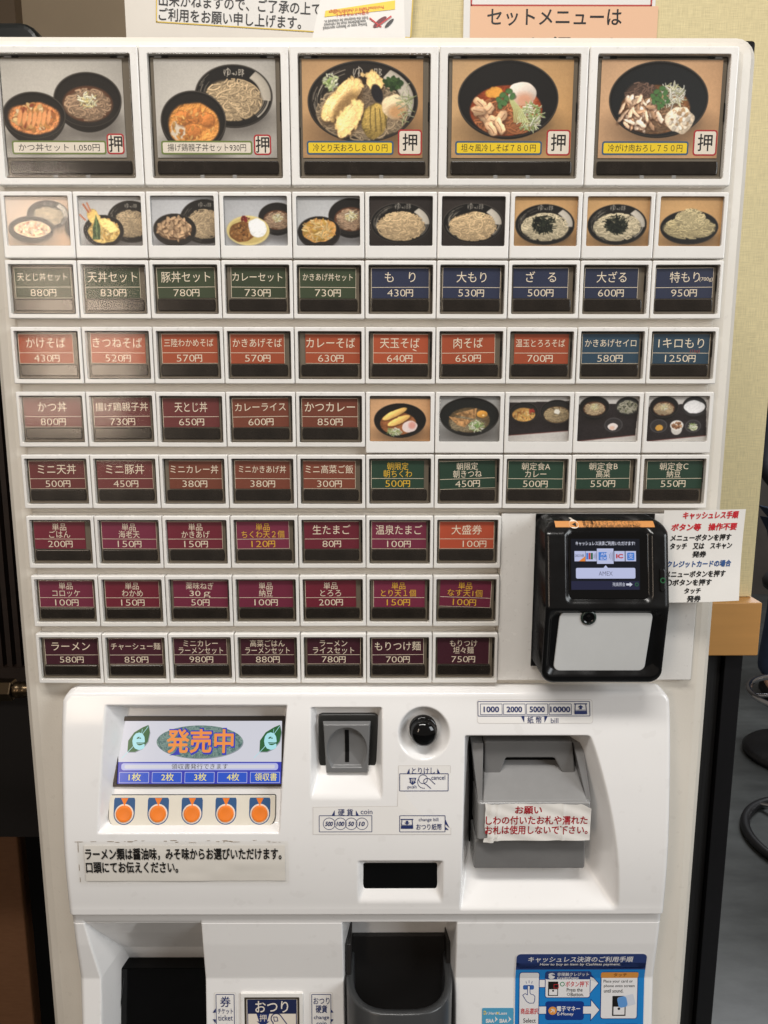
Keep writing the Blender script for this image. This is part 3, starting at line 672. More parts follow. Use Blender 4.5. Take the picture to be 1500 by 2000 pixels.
def art_s4(c):
    c.bg((186, 186, 188), (176, 176, 178)); soup_bowl(c, 84, 32, 30, 23, 80)
    c.ell(38, 56, 35, 24, (90, 84, 78), soft=6, alpha=.5); c.ell(37, 52, 34, 23, (224, 202, 130), soft=.8); c.ell(37, 52, 30.5, 20, (206, 180, 108), soft=1)
    c.ell(28, 54, 21, 15.5, (124, 78, 36), rough=.04, tex=.3); c.bits(26, 55, 18, 12, [(150, 100, 52), (96, 58, 26), (170, 120, 66)], 60, (1.2, 3), .6)
    c.ell(52, 48, 14, 15, (230, 230, 228), rough=.05, tex=.12, rot=-.4); c.bits(33, 34, 6, 4, [(150, 46, 40), (120, 30, 30)], 16, (1.4, 2.6), .6)
def art_s5(c):
    c.bg((192, 192, 192), (180, 180, 182)); soup_bowl(c, 86, 30, 36, 28, 90); c.bowl(35, 54, 34, 24, .4, .6); c.ell(35, 52, 27, 18, (196, 140, 74), rough=.05, tex=.4)
    c.shreds(35, 51, 23, 16, [(226, 178, 104), (206, 150, 78), (240, 206, 140), (196, 150, 60)], 130, 14, 2.0)
def art_mori(c):
    c.bg((56, 48, 44), (40, 34, 32)); c.bowl(50, 40, 48, 31, .12, .9, inner=(22, 20, 19), rim=(96, 88, 80)); c.plate_streaks(50, 40, 47, 30, 110, 235, 44); c.swoosh(50, 40, 47, 30, -50, 2)
    c.noodles(50, 45, 38, 22, (222, 188, 140), 260, 1.5); c.logo(52, 15, 1.05)
def art_zaru(c):
    c.bg((214, 166, 108), (200, 150, 96), 3); c.bowl(49, 42, 47, 31, .2, .85, inner=(26, 24, 22)); c.plate_streaks(49, 42, 46, 30, 100, 230, 34); c.swoosh(49, 42, 46, 30, -50, 6)
    c.noodles(49, 46, 37, 21, (222, 204, 166), 230, 1.4); c.shreds(47, 42, 17, 13, [(28, 34, 26), (40, 46, 34), (14, 18, 14)], 150, 13, 1.1); c.logo(48, 17, 1.0)
def art_toku(c):
    c.bg((216, 168, 110), (200, 150, 94), 3); c.bowl(49, 46, 46, 26, .25, .75, inner=(26, 24, 22)); c.noodles(50, 47, 41, 17, (206, 186, 136), 180, 1.4); c.noodles(50, 34, 24, 16, (214, 194, 144), 150, 1.4)
def art_r1(c):
    c.bg((226, 174, 126), (214, 156, 104), 3); c.poly([(0, 0), (100, 0), (100, 4.5), (0, 4.5)], (104, 96, 84)); c.bowl(50, 40, 43, 28, .35, .45, inner=(28, 25, 23)); c.ell(47, 46, 30, 19, (140, 84, 48), tex=.3)
    for cx, cy in ((40, 30), (48, 41)):
        c.ell(cx + 1, cy + 2, 21, 5.8, (70, 40, 20), rot=-.42, soft=2, alpha=.6); c.ell(cx, cy, 21, 5.5, (222, 172, 92), rot=-.42, rough=.06, tex=.35, shade=.3)
    c.ell(66, 51, 13, 9.5, (232, 212, 206), rough=.03, rot=-.2); c.ell(70, 49, 6, 6, (222, 140, 124), soft=4, alpha=.8); c.shreds(40, 60, 12, 6, LEEK, 70, 8, 1.1)
def art_r2(c):
    c.bg((170, 168, 165), (158, 156, 152), 4); c.bowl(50, 32, 49, 30, .55, .35, inner=(32, 33, 31), side=(52, 50, 47)); c.ell(50, 40, 34, 21, (92, 74, 50), tex=.3); c.noodles(46, 46, 30, 14, (166, 146, 112), 80, 1.0)
    c.poly([(24, 30), (62, 20), (60, 38), (40, 34)], (166, 122, 76), .3); c.poly([(16, 34), (54, 40), (42, 52), (30, 48)], (176, 128, 80), .3); c.ell(71, 30, 9, 6, (218, 150, 60), shade=.2); c.ell(73, 32, 2, 1.4, (248, 216, 150))
    c.shreds(62, 50, 12, 9, LEEK + [(120, 160, 84)], 80, 8, 1.1)
def tray(c, p): c.bg((196, 190, 184), (206, 200, 194), 4); c.poly(p, (44, 38, 38), .1); c.stroke([p[3], p[2]], 1.2, (110, 56, 50))
def art_r3(c):
    tray(c, [(0, 11), (100, 8), (100, 58), (0, 66)]); c.bowl(25, 27, 24, 17, .3, .7, inner=(40, 38, 36)); c.ell(25, 31, 19, 11.5, (176, 128, 66), tex=.4); c.bits(25, 31, 17, 9, [(206, 166, 90), (150, 100, 50), (220, 190, 130)], 60, (1.2, 3), .5); c.bits(38, 25, 5, 3, [(160, 56, 40)], 12, (1.4, 2.4), .6)
    c.bowl(80, 26, 28, 20, .3, .7, inner=(40, 38, 36)); c.ell(80, 31, 22, 14, (110, 84, 56), tex=.3); c.noodles(80, 31, 21, 12, (180, 156, 116), 80, 1.3); c.ell(80, 26, 5, 4, (232, 226, 212), rough=.1)
def art_r4(c):
    tray(c, [(0, 14), (100, 12), (97, 65), (0, 76)]); soup_bowl(c, 27, 18, 25, 18, 90, SOBA); c.bowl(82, 16, 20, 15, .4, .7, inner=(44, 44, 42)); c.noodles(82, 18, 17, 11, (190, 184, 160), 60, 1.1); c.bits(82, 18, 15, 9, [(50, 50, 40), (90, 96, 60)], 20, (1, 2), .5)
    c.ell(60, 48, 15, 12, (92, 90, 90), soft=.8); c.ell(60, 48, 14, 11, (52, 48, 48), soft=.8); c.ell(59, 51, 8.5, 6, (226, 214, 208), rough=.05); c.ell(58, 53, 4, 3, (226, 182, 160), soft=2)
def art_r5(c):
    tray(c, [(0, 18), (96, 10), (100, 66), (0, 76)]); soup_bowl(c, 27, 18, 24, 18, 90, SOBA); c.bowl(77, 17, 20, 17, .4, .7, inner=(48, 46, 46)); c.ell(77, 18, 17, 11, (226, 224, 224), rough=.04, tex=.12)
    for x, r_, m_ in ((20, 14, (206, 150, 60)), (77, 13, (226, 224, 190))): c.ell(x, 50, r_, r_ * .8, (104, 102, 102), soft=.8); c.ell(x, 50, r_ - 1, r_ * .74, (54, 50, 50), soft=.8); c.ell(x + 1, 53, 6.5, 5, m_, rough=.06, tex=.1)
    c.shreds(77, 51, 7, 5, LEEK, 40, 6, 1); c.ell(50, 56, 9, 9, (206, 200, 192), soft=.8); c.ell(50, 49, 11, 8.5, (226, 220, 212), soft=.8); c.bits(50, 49, 8, 5.5, [(160, 110, 76), (190, 140, 100), (130, 84, 56)], 50, (1, 2), .7)

def photo_mesh(art, W, x0, x1, z0, z1, y, parent, seed, name='food_picture'):
    c = Canvas(W, seed); art(c); c.gloss(seed)
    X, Z = np.meshgrid(np.linspace(x0, x1, c.W), np.linspace(z1, z0, c.H))
    return grid_mesh(name, X, np.full_like(X, y), Z, [M_print], parent, False, colour=lin(np.clip(c.img, 0, 255)))

# ---- photo tiles
def tile_frame():
    b = MB(); b.ring(LOCAL, rrect(.0003, .0497, -.0439, 0, .0009), rrect(.0031, .0468, -.0355, -.0029, .0010), -.0085, 0, M_white, .0009, .0003, -.0045)
    b.rect(LOCAL, .0025, .0475, -.0362, -.0022, -.0028, M_backd); return b
def tile_cover():
    b = MB(); b.prism(LOCAL, rrect(-.0217, .0217, -.0162, .0162, .0009), -.0003, .0003, M_clear2, .0003); return b
TILES = [(2, 0, art_s1, 'noodle plate behind a bowl topped with egg'), (2, 1, art_s2, 'prawn tempura bowl and a noodle plate'), (2, 2, art_s3, 'pork bowl and a noodle plate'), (2, 3, art_s4, 'curry rice on a yellow dish and a soup bowl'), (2, 4, art_s5, 'mixed tempura bowl and a soup bowl'),
         (2, 5, art_mori, 'plain noodle plate on black ground'), (2, 6, art_mori, 'plain noodle plate on black ground'), (2, 7, art_zaru, 'seaweed topped noodle plate on tan ground'), (2, 8, art_zaru, 'seaweed topped noodle plate on tan ground'), (2, 9, art_toku, 'heaped noodles on tan ground'),
         (5, 5, art_r1, 'fish cake tempura and egg in a black bowl'), (5, 6, art_r2, 'fried tofu noodle soup in a black bowl'), (5, 7, art_r3, 'curry and noodle bowls on a tray'), (5, 8, art_r4, 'two bowls and an egg on a tray'), (5, 9, art_r5, 'five dishes on a tray')]
for i, (r, c, art, lab) in enumerate(TILES):
    o = shared('tile', tile_frame, 'photo_tile', machine, (col_x(c), 0, row_top(r))); o.rotation_euler = (0, rnd.gauss(0, R(.12)), 0); o.location.y = rnd.uniform(-.0002, .0003); o['label'] = 'white photo tile showing ' + lab
    photo_mesh(art, 150, .0033, .0466, -.0353, -.0031, .0019, o, 30 + i)
    cv = shared('tilecover', tile_cover, 'clear_cover', o, (.02495, .0008, -.0192))
    cv.rotation_euler = (rnd.gauss(0, .008), 0, rnd.gauss(0, .008)) if i else (.0, 0, .0)

# ---- the five big picture buttons
def big_frame():
    b = MB(); b.ring(LOCAL, rrect(.0003, .0997, -.088, 0, .0012), rrect(.0058, .0944, -.0832, -.0050, .0012), -.0085, 0, M_white, .0010, .0005, -.0055); return b
def big_back():
    b = MB(); f = LOCAL
    b.rect(f, .005, .095, -.0838, -.0045, -.0046, M_backd)
    b.prism(f, rrect(.0068, .0934, -.0822, -.0062, .001), -.0046, -.0037, M_back, .0004)
    b.prism(f, rrect(.0062, .0940, -.0828, -.0815, .0003), -.0046, -.0015, M_back, .0003)
    for x in (.0145, .0805): b.prism(f, rrect(x, x + .0046, -.0066, -.0053, .0002), -.0046, -.0033, M_deep)
    for x in (.0098, .0850): b.prism(f, rrect(x, x + .0048, -.0066, -.0053, .0002), -.0046, -.0034, M_grey2)
    for x in (.038, .060): b.prism(f, rrect(x, x + .0028, -.0828, -.0808, .0003), -.0030, -.0012, M_grey2, .0002)
    b.rect(f, .0930, .0940, -.046, -.034, -.0034, M_deep); b.rect(f, .0062, .0068, -.05, -.03, -.0034, M_back)
    return b
def big_bar():
    b = MB(); b.prism(LOCAL, bar_pts(.0086, .0916, -.0800, -.0713), -.0042, -.0026, M_bar, .0007); return b
def big_cover():
    b = MB(); b.prism(LOCAL, rrect(-.0440, .0440, -.0388, .0388, .0012), -.0003, .0003, M_clear, .0003); return b
M_lgreen = mat('olive_border_ink', (112, 128, 70), .4); M_lblue = mat('steel_blue_border_ink', (58, 92, 122), .4)
M_lyel = mat('yellow_label', (240, 206, 40), .4); M_lred = mat('red_border_ink', (176, 48, 52), .4); M_lwht = mat('white_label', (232, 222, 208), .4)
BIG = [(0, art_big1, 'かつ丼セット', '1,050円', 'w', 'two black bowls on grey'), (2, art_big2, '揚げ鶏親子丼セット', '930円', 'w', 'chicken and egg bowl before a noodle plate'), (4, art_big3, '冷とり天おろし', '８００円', 'y', 'tempura heaped on a noodle plate'),
       (6, art_big4, '坦々風冷しそば', '７８０円', 'y', 'red spicy noodles with a soft egg'), (8, art_big5, '冷がけ肉おろし', '７５０円', 'y', 'cold noodles with pork and grated radish')]
for i, (c, art, nm, yen, sty, lab) in enumerate(BIG):
    o = shared('bigframe', big_frame, 'picture_button', machine, (col_x(c), 0, row_top(1))); o['label'] = 'large picture button showing ' + lab
    shared('bigback', big_back, 'button_backing', o); shared('bigbar', big_bar, 'status_window', o)
    dx = (-.0015, .001, 0, .001, .001)[i]
    photo_mesh(art, 330, .0082 + dx, .0895 + dx, -.0693, -.0075, .0032, o, 5 + i)
    b = MB(); f = Frame((dx, 0, 0), (1, 0, 0), (0, 0, 1))
    z0, z1 = -.0673, -.0585
    if i == 0: x0, x1, bx = .0120, .0760, .0765
    else: x0, x1, bx = .0108, .0698 + (.003 if i == 1 else 0), .0728 + (.001 if i == 1 else 0)
    b.rect(f, x0, x1, z0, z1, -.00312, M_lgreen if sty == 'w' else M_lblue, .0016)
    b.rect(f, x0 + .0011, x1 - .0011, z0 + .0011, z1 - .0011, -.00309, M_lwht if sty == 'w' else M_lyel, .0008)
    b.text(f, nm + (' ' if i == 0 else '') + yen, (x0 + x1) / 2, (z0 + z1) / 2, (x1 - x0) * .86, .0046, M_ink, lift=-.00306, bold=.004)
    bz0, bz1 = (-.0672, -.0540) if i == 0 else (-.0677, -.0512) if i > 1 else (-.0676, -.0545)
    b.rect(f, bx, bx + (.0118 if i < 2 else .0163), bz0, bz1, -.00311, M_lred, .0022)
    b.rect(f, bx + .001, bx + (.0108 if i < 2 else .0153), bz0 + .001, bz1 - .001, -.00308, M_lwht, .0014)
    b.text(f, '押', bx + (.0059 if i < 2 else .0081), (bz0 + bz1) / 2, (.0092 if i < 2 else .0098), (.0100 if i < 2 else .0104), M_ink, lift=-.00305, bold=.012)
    b.build('name_card', o)
    cv = shared('bigcover', big_cover, 'clear_cover', o, (.0501, -.0004, -.0441)); cv.rotation_euler = (rnd.gauss(0, .006), 0, rnd.gauss(0, .006))

# ------------------------------------------------------------------ the bulging white front panel
PROF = np.array([(1.3165, -.0060), (1.300, -.0118), (1.2824, -.0155), (1.25, -.0207), (1.221, -.0243), (1.20, -.0262), (1.18, -.0268), (1.16, -.0262), (1.1402, -.0250),
                 (1.1392, -.0213), (1.11, -.0190), (1.0765, -.0148), (1.0760, -.0148), (1.04, -.0187), (1.0, -.0230), (.95, -.0285), (.90, -.034)])
_zs = np.arange(.88, 1.33, .0002); _ys = np.interp(_zs, PROF[::-1, 0], PROF[::-1, 1])
def _gs(y, s):
    k = np.exp(-.5 * (np.arange(-3 * s, 3 * s + 1) / s) ** 2); k /= k.sum(); return np.convolve(np.pad(y, 3 * s, 'edge'), k, 'valid')
_soft = _gs(_ys, 40); _hard = _gs(_ys, 3)
_wt = np.clip((_zs - 1.146) / .012, 0, 1); _ys = _soft * _wt + _hard * (1 - _wt)
def y0(z): return np.interp(z, _zs, _ys)
def S(u, v, off=0):
    """point of the panel's outer skin seen at photo pixel (u, v)"""
    y = -.02
    for _ in range(12): p = at(u, v, y); y = .5 * y + .5 * (float(y0(p[2])) - off)
    return at(u, v, y)
class Skin:
    def __call__(s, u, w, h):
        u, w, h = [np.asarray(q, float) for q in (u, w, h)]; u, w, h = np.broadcast_arrays(u, w, h)
        return np.stack([u, y0(w) - h, w], -1)
SKIN = Skin()
def SX(u, v): p = S(u, v); return p[0], p[2]

XL, XR, ZT, ZB = -.2300, .2304, 1.3158, .90
xs = np.arange(XL, XR + .0003, .00062); zs = np.concatenate([np.arange(ZT, 1.145, -.0006), np.arange(1.145, 1.130, -.0003), np.arange(1.130, 1.03, -.0006), np.arange(1.03, ZB, -.003)])
X, Z = np.meshgrid(xs, zs); B = y0(Z); Y = B.copy()
def box_d(l, r, t, b): return X - l, r - X, t - Z, Z - b
def recess(Y, floor, walls, k=.0016, kc=.004):
    """walls: list of (distance inside, slope); floor: y of the bottom"""
    w = None
    for d, sl in walls:
        q = d * sl; w = q if w is None else smin(w, q, kc)
    rec = smin(B + w, floor, .0012)
    return smax(Y, rec, k)
def plane_floor(zA, yA, zB_, yB): return yA + (Z - zA) / (zB_ - zA) * (yB - yA)
# screen recess
a = SX(207, 1378); b_ = SX(560, 1380); c_ = SX(191, 1628); d_ = SX(545, 1630)
lx = a[0] + (Z - a[1]) / (c_[1] - a[1]) * (c_[0] - a[0]); rx = b_[0] + (Z - b_[1]) / (d_[1] - b_[1]) * (d_[0] - b_[0])
SCR_T, SCR_B = a[1], c_[1]
SCRF = lambda z: np.interp(z, [SCR_B, SCR_T], [-.0175, .0135])     # floor leans back at the top
Y = recess(Y, SCRF(Z), [(X - lx, 2.2), (rx - X, 9), (SCR_T - Z, 2.2), (Z - SCR_B, 2.6)], kc=.003)
# coin recess
a = SX(607, 1382); d_ = SX(746, 1558); COIN_T, COIN_B = a[1], d_[1]
COIN_Y = -.0035
Y = recess(Y, COIN_Y, [(X - a[0], 2.6), (d_[0] - X, 3.0), (COIN_T - Z, 3.5), (Z - COIN_B, .75)], kc=.005)
# round button cup
cc = SX(828, 1433); r_ = SX(878, 1433)[0] - cc[0]; CUP = cc
dd = r_ - np.sqrt((X - cc[0]) ** 2 + (Z - cc[1]) ** 2)
Y = smax(Y, smin(B + dd * 1.6, -.0040 + 0 * X, .002), .0016)
# bill recess
a = SX(908, 1437); b_ = SX(1152, 1437); c_ = SX(898, 1776); d_ = SX(1206, 1776); BILL_T, BILL_B = a[1], c_[1]
t = np.clip((BILL_T - Z) / (BILL_T - BILL_B), 0, 1)
rx = b_[0] + (d_[0] - b_[0]) * np.sin(t * math.pi / 2) ** .85; lx = a[0] + (c_[0] - a[0]) * t
BILL_Y = .016
Y = recess(Y, BILL_Y, [(X - lx, 4), (rx - X, 1.9 - .75 * t), (BILL_T - Z, 3), (Z - BILL_B, .95)], kc=.006)
# receipt window
a = SX(699, 1682); d_ = SX(864, 1761)
Y = recess(Y, -.0205, [(X - a[0], 1.3), (d_[0] - X, 1.3), (a[1] - Z, 1.6), (Z - d_[1], .55)], k=.0012, kc=.003)
# ticket tray scoop: a wedge that opens into the dark tray
a = SX(163, 1800); b_ = SX(393, 1800); c_ = SX(197, 1912); d_ = SX(401, 1912); TK_T = a[1]
lx = a[0] + (Z - a[1]) / (c_[1] - a[1]) * (c_[0] - a[0]); lx = np.where(Z < c_[1], c_[0] + (Z - c_[1]) * .02, lx); rx = b_[0] + 0 * Z
Y = recess(Y, .030, [(X - lx, 6), (rx - X, 9), (TK_T - Z, .62)], k=.0016, kc=.0012)
# coin cup recess
a = SX(668, 1801); b_ = SX(892, 1801); c_ = SX(672, 1990); d_ = SX(890, 1990); CC_T = a[1]
lx = a[0] + (Z - a[1]) / (c_[1] - a[1]) * (c_[0] - a[0]); rx = b_[0] + (Z - b_[1]) / (d_[1] - b_[1]) * (d_[0] - b_[0])
Y = recess(Y, .020, [(X - lx, 7), (rx - X, 7), (CC_T - Z, 7)], k=.0013, kc=.003)
# rounded outer edge falling back to the cabinet skin
de = np.minimum(np.minimum(X - XL, XR - X), ZT - Z); RC = .009
cxn = np.maximum(RC - (X - XL), 0); cxp = np.maximum(RC - (XR - X), 0); czt = np.maximum(RC - (ZT - Z), 0)
de = RC - np.sqrt(np.maximum(cxn, cxp) ** 2 + czt ** 2); rr = .0042
fall = np.where(de < rr, rr - np.sqrt(np.maximum(rr ** 2 - (rr - np.clip(de, 0, rr)) ** 2, 0)), 0)
Y = Y + fall; Y = np.where(de <= .0005, .012, Y)
grid_mesh('front_panel', X, Y, Z, [M_panel], machine, True)
YS, XG, ZG = Y, xs, zs
def surf_y(x, z):
    i = int(np.clip(np.searchsorted(XG, x), 0, len(XG) - 1)); j = int(np.clip(np.searchsorted(-ZG, -z), 0, len(ZG) - 1)); return YS[j, i]

# ---- display screen, on the leaning floor of its recess
def floor_pt(u, v, F, off=0):
    y = -.005
    for _ in range(25): p = at(u, v, y); y = .5 * y + .5 * (float(F(p[2])) - off)
    return at(u, v, y)
def quad_frame(F, u0, v0, u1, v1, off=.001):
    """frame with its origin at the lower left pixel, lying in the leaning floor"""
    pl = floor_pt(u0, v1, F, off); tl = floor_pt(u0, v0, F, off); pr = floor_pt(u1, v1, F, off)
    W = tl - pl; W[0] = 0; hgt = np.linalg.norm(W); Wn = W / hgt; U = np.array([1, 0, 0.]); N = np.cross(U, Wn)
    return Frame(pl, U, Wn, N), pr[0] - pl[0], hgt
fr, sw, sh = quad_frame(SCRF, 229, 1408, 549, 1531)
E_w = mat('screen_white', (20, 20, 22), .15, .5, emit=(226, 226, 236), estr=.80)
E_b = mat('screen_blue', (10, 10, 20), .15, .5, emit=(52, 92, 206), estr=.85)
E_b2 = mat('screen_deep_blue', (10, 10, 20), .15, .5, emit=(64, 72, 190), estr=.8)
E_l = mat('screen_lilac', (10, 10, 20), .15, .5, emit=(192, 196, 240), estr=.85)
E_o = mat('screen_orange', (10, 10, 20), .15, .5, emit=(240, 148, 72), estr=.95)
E_y = mat('screen_yellow', (10, 10, 20), .15, .5, emit=(240, 226, 130), estr=.95)
E_g = mat('screen_leaf_green', (10, 10, 20), .15, .5, emit=(52, 108, 60), estr=.8)
E_g2 = mat('screen_shadow_grey', (10, 10, 20), .15, .5, emit=(158, 164, 172), estr=.8)
E_c = mat('screen_pale_cyan', (10, 10, 20), .15, .5, emit=(176, 232, 238), estr=.9)
E_k = mat('screen_black_type', (10, 10, 12), .15, .5, emit=(40, 40, 48), estr=.8)
def oval_mat():
    m = bpy.data.materials.new('screen_marbled_oval'); m.use_nodes = True; nt = m.node_tree; p = nt.nodes['Principled BSDF']
    tc = nt.nodes.new('ShaderNodeTexCoord'); n = nt.nodes.new('ShaderNodeTexNoise'); n.inputs['Scale'].default_value = 420; n.inputs['Detail'].default_value = 5; n.inputs['Distortion'].default_value = 1.6
    cr = nt.nodes.new('ShaderNodeValToRGB'); cr.color_ramp.elements[0].position = .35; cr.color_ramp.elements[1].position = .68
    cr.color_ramp.elements[0].color = (*lin((78, 112, 112)), 1); cr.color_ramp.elements[1].color = (*lin((150, 176, 166)), 1)
    nt.links.new(tc.outputs['Object'], n.inputs['Vector']); nt.links.new(n.outputs[0], cr.inputs[0]); nt.links.new(cr.outputs[0], p.inputs['Emission Color']); p.inputs['Emission Strength'].default_value = .75
    p.inputs['Base Color'].default_value = (.01, .01, .01, 1); p.inputs['Roughness'].default_value = .15
    return m
E_oval = oval_mat()
mb = MB()
mb.ring(fr, rrect(-.0030, sw + .0022, -.0020, sh + .0036, .0006), rrect(0, sw, 0, sh, .0003), -.004, .0012, mat('dark_brown_bezel', (46, 40, 36), .3), .0003, .0003)
scr = mb.build('display_screen', machine)
mb = MB(); mb.rect(fr, -.0005, sw + .0005, -.0005, sh + .0005, 0, E_w)
bz = sh * .345
mb.rect(fr, 0, sw, 0, bz, .00005, E_b2); mb.rect(fr, sw * .02, sw * .98, sh * .215, sh * .325, .0001, E_l, .002)
mb.rect(fr, sw * .04, sw * .96, sh * .24, sh * .30, .00013, E_w, .001)
mb.text(fr, '領収書発行できます', sw * .5, sh * .272, sw * .345, sh * .085, E_k, lift=.00018)
for k, t in enumerate(('1枚', '2枚', '3枚', '4枚', '領収書')):
    x0 = sw * (.01 + .2 * k); x1 = x0 + sw * .182
    mb.rect(fr, x0, x1, sh * .012, sh * .185, .0001, E_l, .0004); mb.rect(fr, x0 + .0004, x1 - .0004, sh * .012 + .0004, sh * .185 - .0004, .00013, E_b, .0003)
    mb.text(fr, t, (x0 + x1) / 2 + .0006, sh * .105, sw * (.075 if k < 4 else .135), sh * .115, E_y, lift=.00017, bold=.008)
mb.poly(fr, circ(sw * .495, sh * .665, sw * .265, sh * .262, 48) + np.array((.0006, -.0006)), .00008, E_g2)
mb.poly(fr, circ(sw * .495, sh * .665, sw * .265, sh * .262, 48), .0001, E_oval)
mb.text(fr, '発売中', sw * .50, sh * .665, sw * .425, sh * .37, E_b2, lift=.00014, bold=.055)
mb.text(fr, '発売中', sw * .498, sh * .67, sw * .405, sh * .35, E_o, lift=.00018, bold=.028)
for lxn in (.115, .925):
    cx, cz = sw * lxn, sh * .67; k = sh * .265
    lf = [(-.62, -.62), (-.60, .05), (-.25, .55), (.25, .85), (.62, 1.0), (.72, .55), (.62, .0), (.30, -.40), (-.15, -.62)]
    mb.poly(fr, [(cx + a * k + .0005, cz + b * k - .0006) for a, b in lf[::-1]], .00009, E_g2); mb.poly(fr, [(cx + a * k, cz + b * k) for a, b in lf[::-1]], .00012, E_g)
    mb.line(fr, [(cx - .95 * k, cz - 1.0 * k), (cx - .35 * k, cz - .38 * k), (cx + .6 * k, cz + .9 * k)], .0004, .00014, E_c)
    mb.line(fr, [(cx - .2 * k, cz - .15 * k), (cx + .3 * k, cz - .1 * k)], .0003, .00014, E_c); mb.line(fr, [(cx + .2 * k, cz + .35 * k), (cx + .25 * k, cz + .75 * k)], .0003, .00014, E_c)
    mb.text(fr, 'e', cx + .05 * k, cz + .02 * k, k * .70, k * .95, E_c, em=False, lift=.00018, bold=.03)
mb.build('display_image', scr)
# ---- strip with five orange select buttons
fr, bw, bh = quad_frame(SCRF, 212, 1553, 537, 1617, .0006)
M_ivory = mat('ivory_plastic', (226, 219, 204), .35, noise=(40, .03)); M_orange = mat('orange_rubber', (240, 128, 40), .38, noise=(60, .06)); M_bluelab = mat('blue_label', (46, 88, 136), .4)
mb = MB()
pts = rrect(0, bw, 0, bh, .0008); rb = rrect(0, bw, 0, bh, .009); pts = np.where((np.array(pts)[:, 1] < bh / 2)[:, None], rb, pts)
mb.prism(fr, inset(pts, -.0005), -.001, .0004, M_dgrey); mb.prism(fr, pts, 0, .0012, M_ivory, .0004)
strip = mb.build('button_strip', machine)
for k in range(5):
    cx = bw * (.093 + .2037 * k); cz = bh * .44; r0 = bw * .052
    b = MB()
    out = [(cx + r0 * 1.22 * math.cos(R(a)), cz + r0 * 1.22 * math.sin(R(a))) for a in range(180, 361, 12)]
    b.poly(fr, out + [(cx + r0 * 1.22, bh * .86), (cx + r0 * 1.12, bh * .93), (cx - r0 * 1.12, bh * .93), (cx - r0 * 1.22, bh * .86)], .00125, M_bluelab)
    b.poly(fr, circ(cx, cz, r0 * 1.10), .0013, M_lwht)
    b.poly(fr, [(cx, cz + r0 * .86), (cx + r0 * .42, bh * .92), (cx - r0 * .42, bh * .92)], .00135, M_orange)
    b.loops(fr, [(circ(cx, cz, r0 * .93), .0013), (circ(cx, cz, r0 * .92), .0021), (circ(cx, cz, r0 * .86), .0024), (circ(cx, cz, r0 * .6), .0022), (circ(cx, cz, r0 * .1), .0021)], M_orange, True, cap1=True)
    b.build('select_button', strip)

# ---- coin slot
p0 = at(623, 1514, COIN_Y - .003); p1 = at(738, 1395, COIN_Y - .003)
f = flat_y(COIN_Y); mb = MB()
mb.prism(f, rrect(p0[0], p1[0], p0[2], p1[2], .0035), -.002, .0030, mat('charcoal_plastic', (44, 44, 43), .4), .0012)
coin = mb.build('coin_slot', machine)
q0 = at(632, 1507, COIN_Y - .006); q1 = at(724, 1409, COIN_Y - .006); cxm = (q0[0] + q1[0]) / 2; czm = (q0[2] + q1[2]) / 2; hw = (q1[0] - q0[0]) / 2; hz = (q1[2] - q0[2]) / 2
gx, gz = np.meshgrid(np.linspace(-1, 1, 90), np.linspace(1, -1, 100))
tw = 1 - .10 * (1 - gz) / 2
ed = np.minimum(1 - np.abs(gx), 1 - np.abs(gz)); hgt = .0098 - .0045 * np.clip(1 - ed / .07, 0, 1) ** 2
dome = 1 - np.sqrt((gx / .90) ** 2 + ((gz + .12) / .96) ** 2); dome = np.minimum(dome, (gz + .74) * 1.6)
hgt = hgt - .0024 * np.clip(dome / .07, 0, 1) - .0030 * np.clip(dome / .8, 0, 1)
grid_mesh('coin_plate', cxm + gx * hw * tw, COIN_Y - hgt, czm + gz * hz, [mat('coin_plate_grey', (118, 118, 118), .2)], coin, True)
mb = MB(); ks = [k for k in range(100) if -.60 < gz[k, 0] < .70]; sv = []
for k in ks:
    for sx in (-.085, .085): sv.append((cxm + sx * hw, COIN_Y - hgt[k, 44:46].mean() - .00035, czm + gz[k, 0] * hz))
mb.add(np.array(sv), [[2 * q, 2 * q + 2, 2 * q + 3, 2 * q + 1] for q in range(len(ks) - 1)], M_deep); mb.build('slot_opening', coin)

# ---- cancel button
mb = MB(); r0 = .0099; fr = Frame((CUP[0] - .0002, -.004, CUP[1] - .0002), (1, 0, 0), (0, .10, .995), None)
prof = [(1.06, -.003), (1.06, .006), (1.02, .0066), (.99, .0066), (.98, .0125), (.95, .0138), (.80, .0156), (.5, .0168), (.2, .0172), (.02, .0173)]
mb.loops(fr, [(circ(0, 0, r0 * a, n=48), h) for a, h in prof], M_gloss, True, cap1=True); mb.build('cancel_button', machine)

# ---- bill acceptor
Yb = BILL_Y
bill = MB()
g0 = at(912, 1692, Yb - .002); g1 = at(1158, 1446, Yb - .002)
bill.box(g0[0], g1[0], .0075, Yb + .003, g0[2], g1[2], M_deep)
bo = bill.build('bill_acceptor', machine)
yl = -.026    # lip face
def pts_at(y, *uv): return [tuple(at(u, v, y)[[0, 2]]) for u, v in uv]
yr = -.006
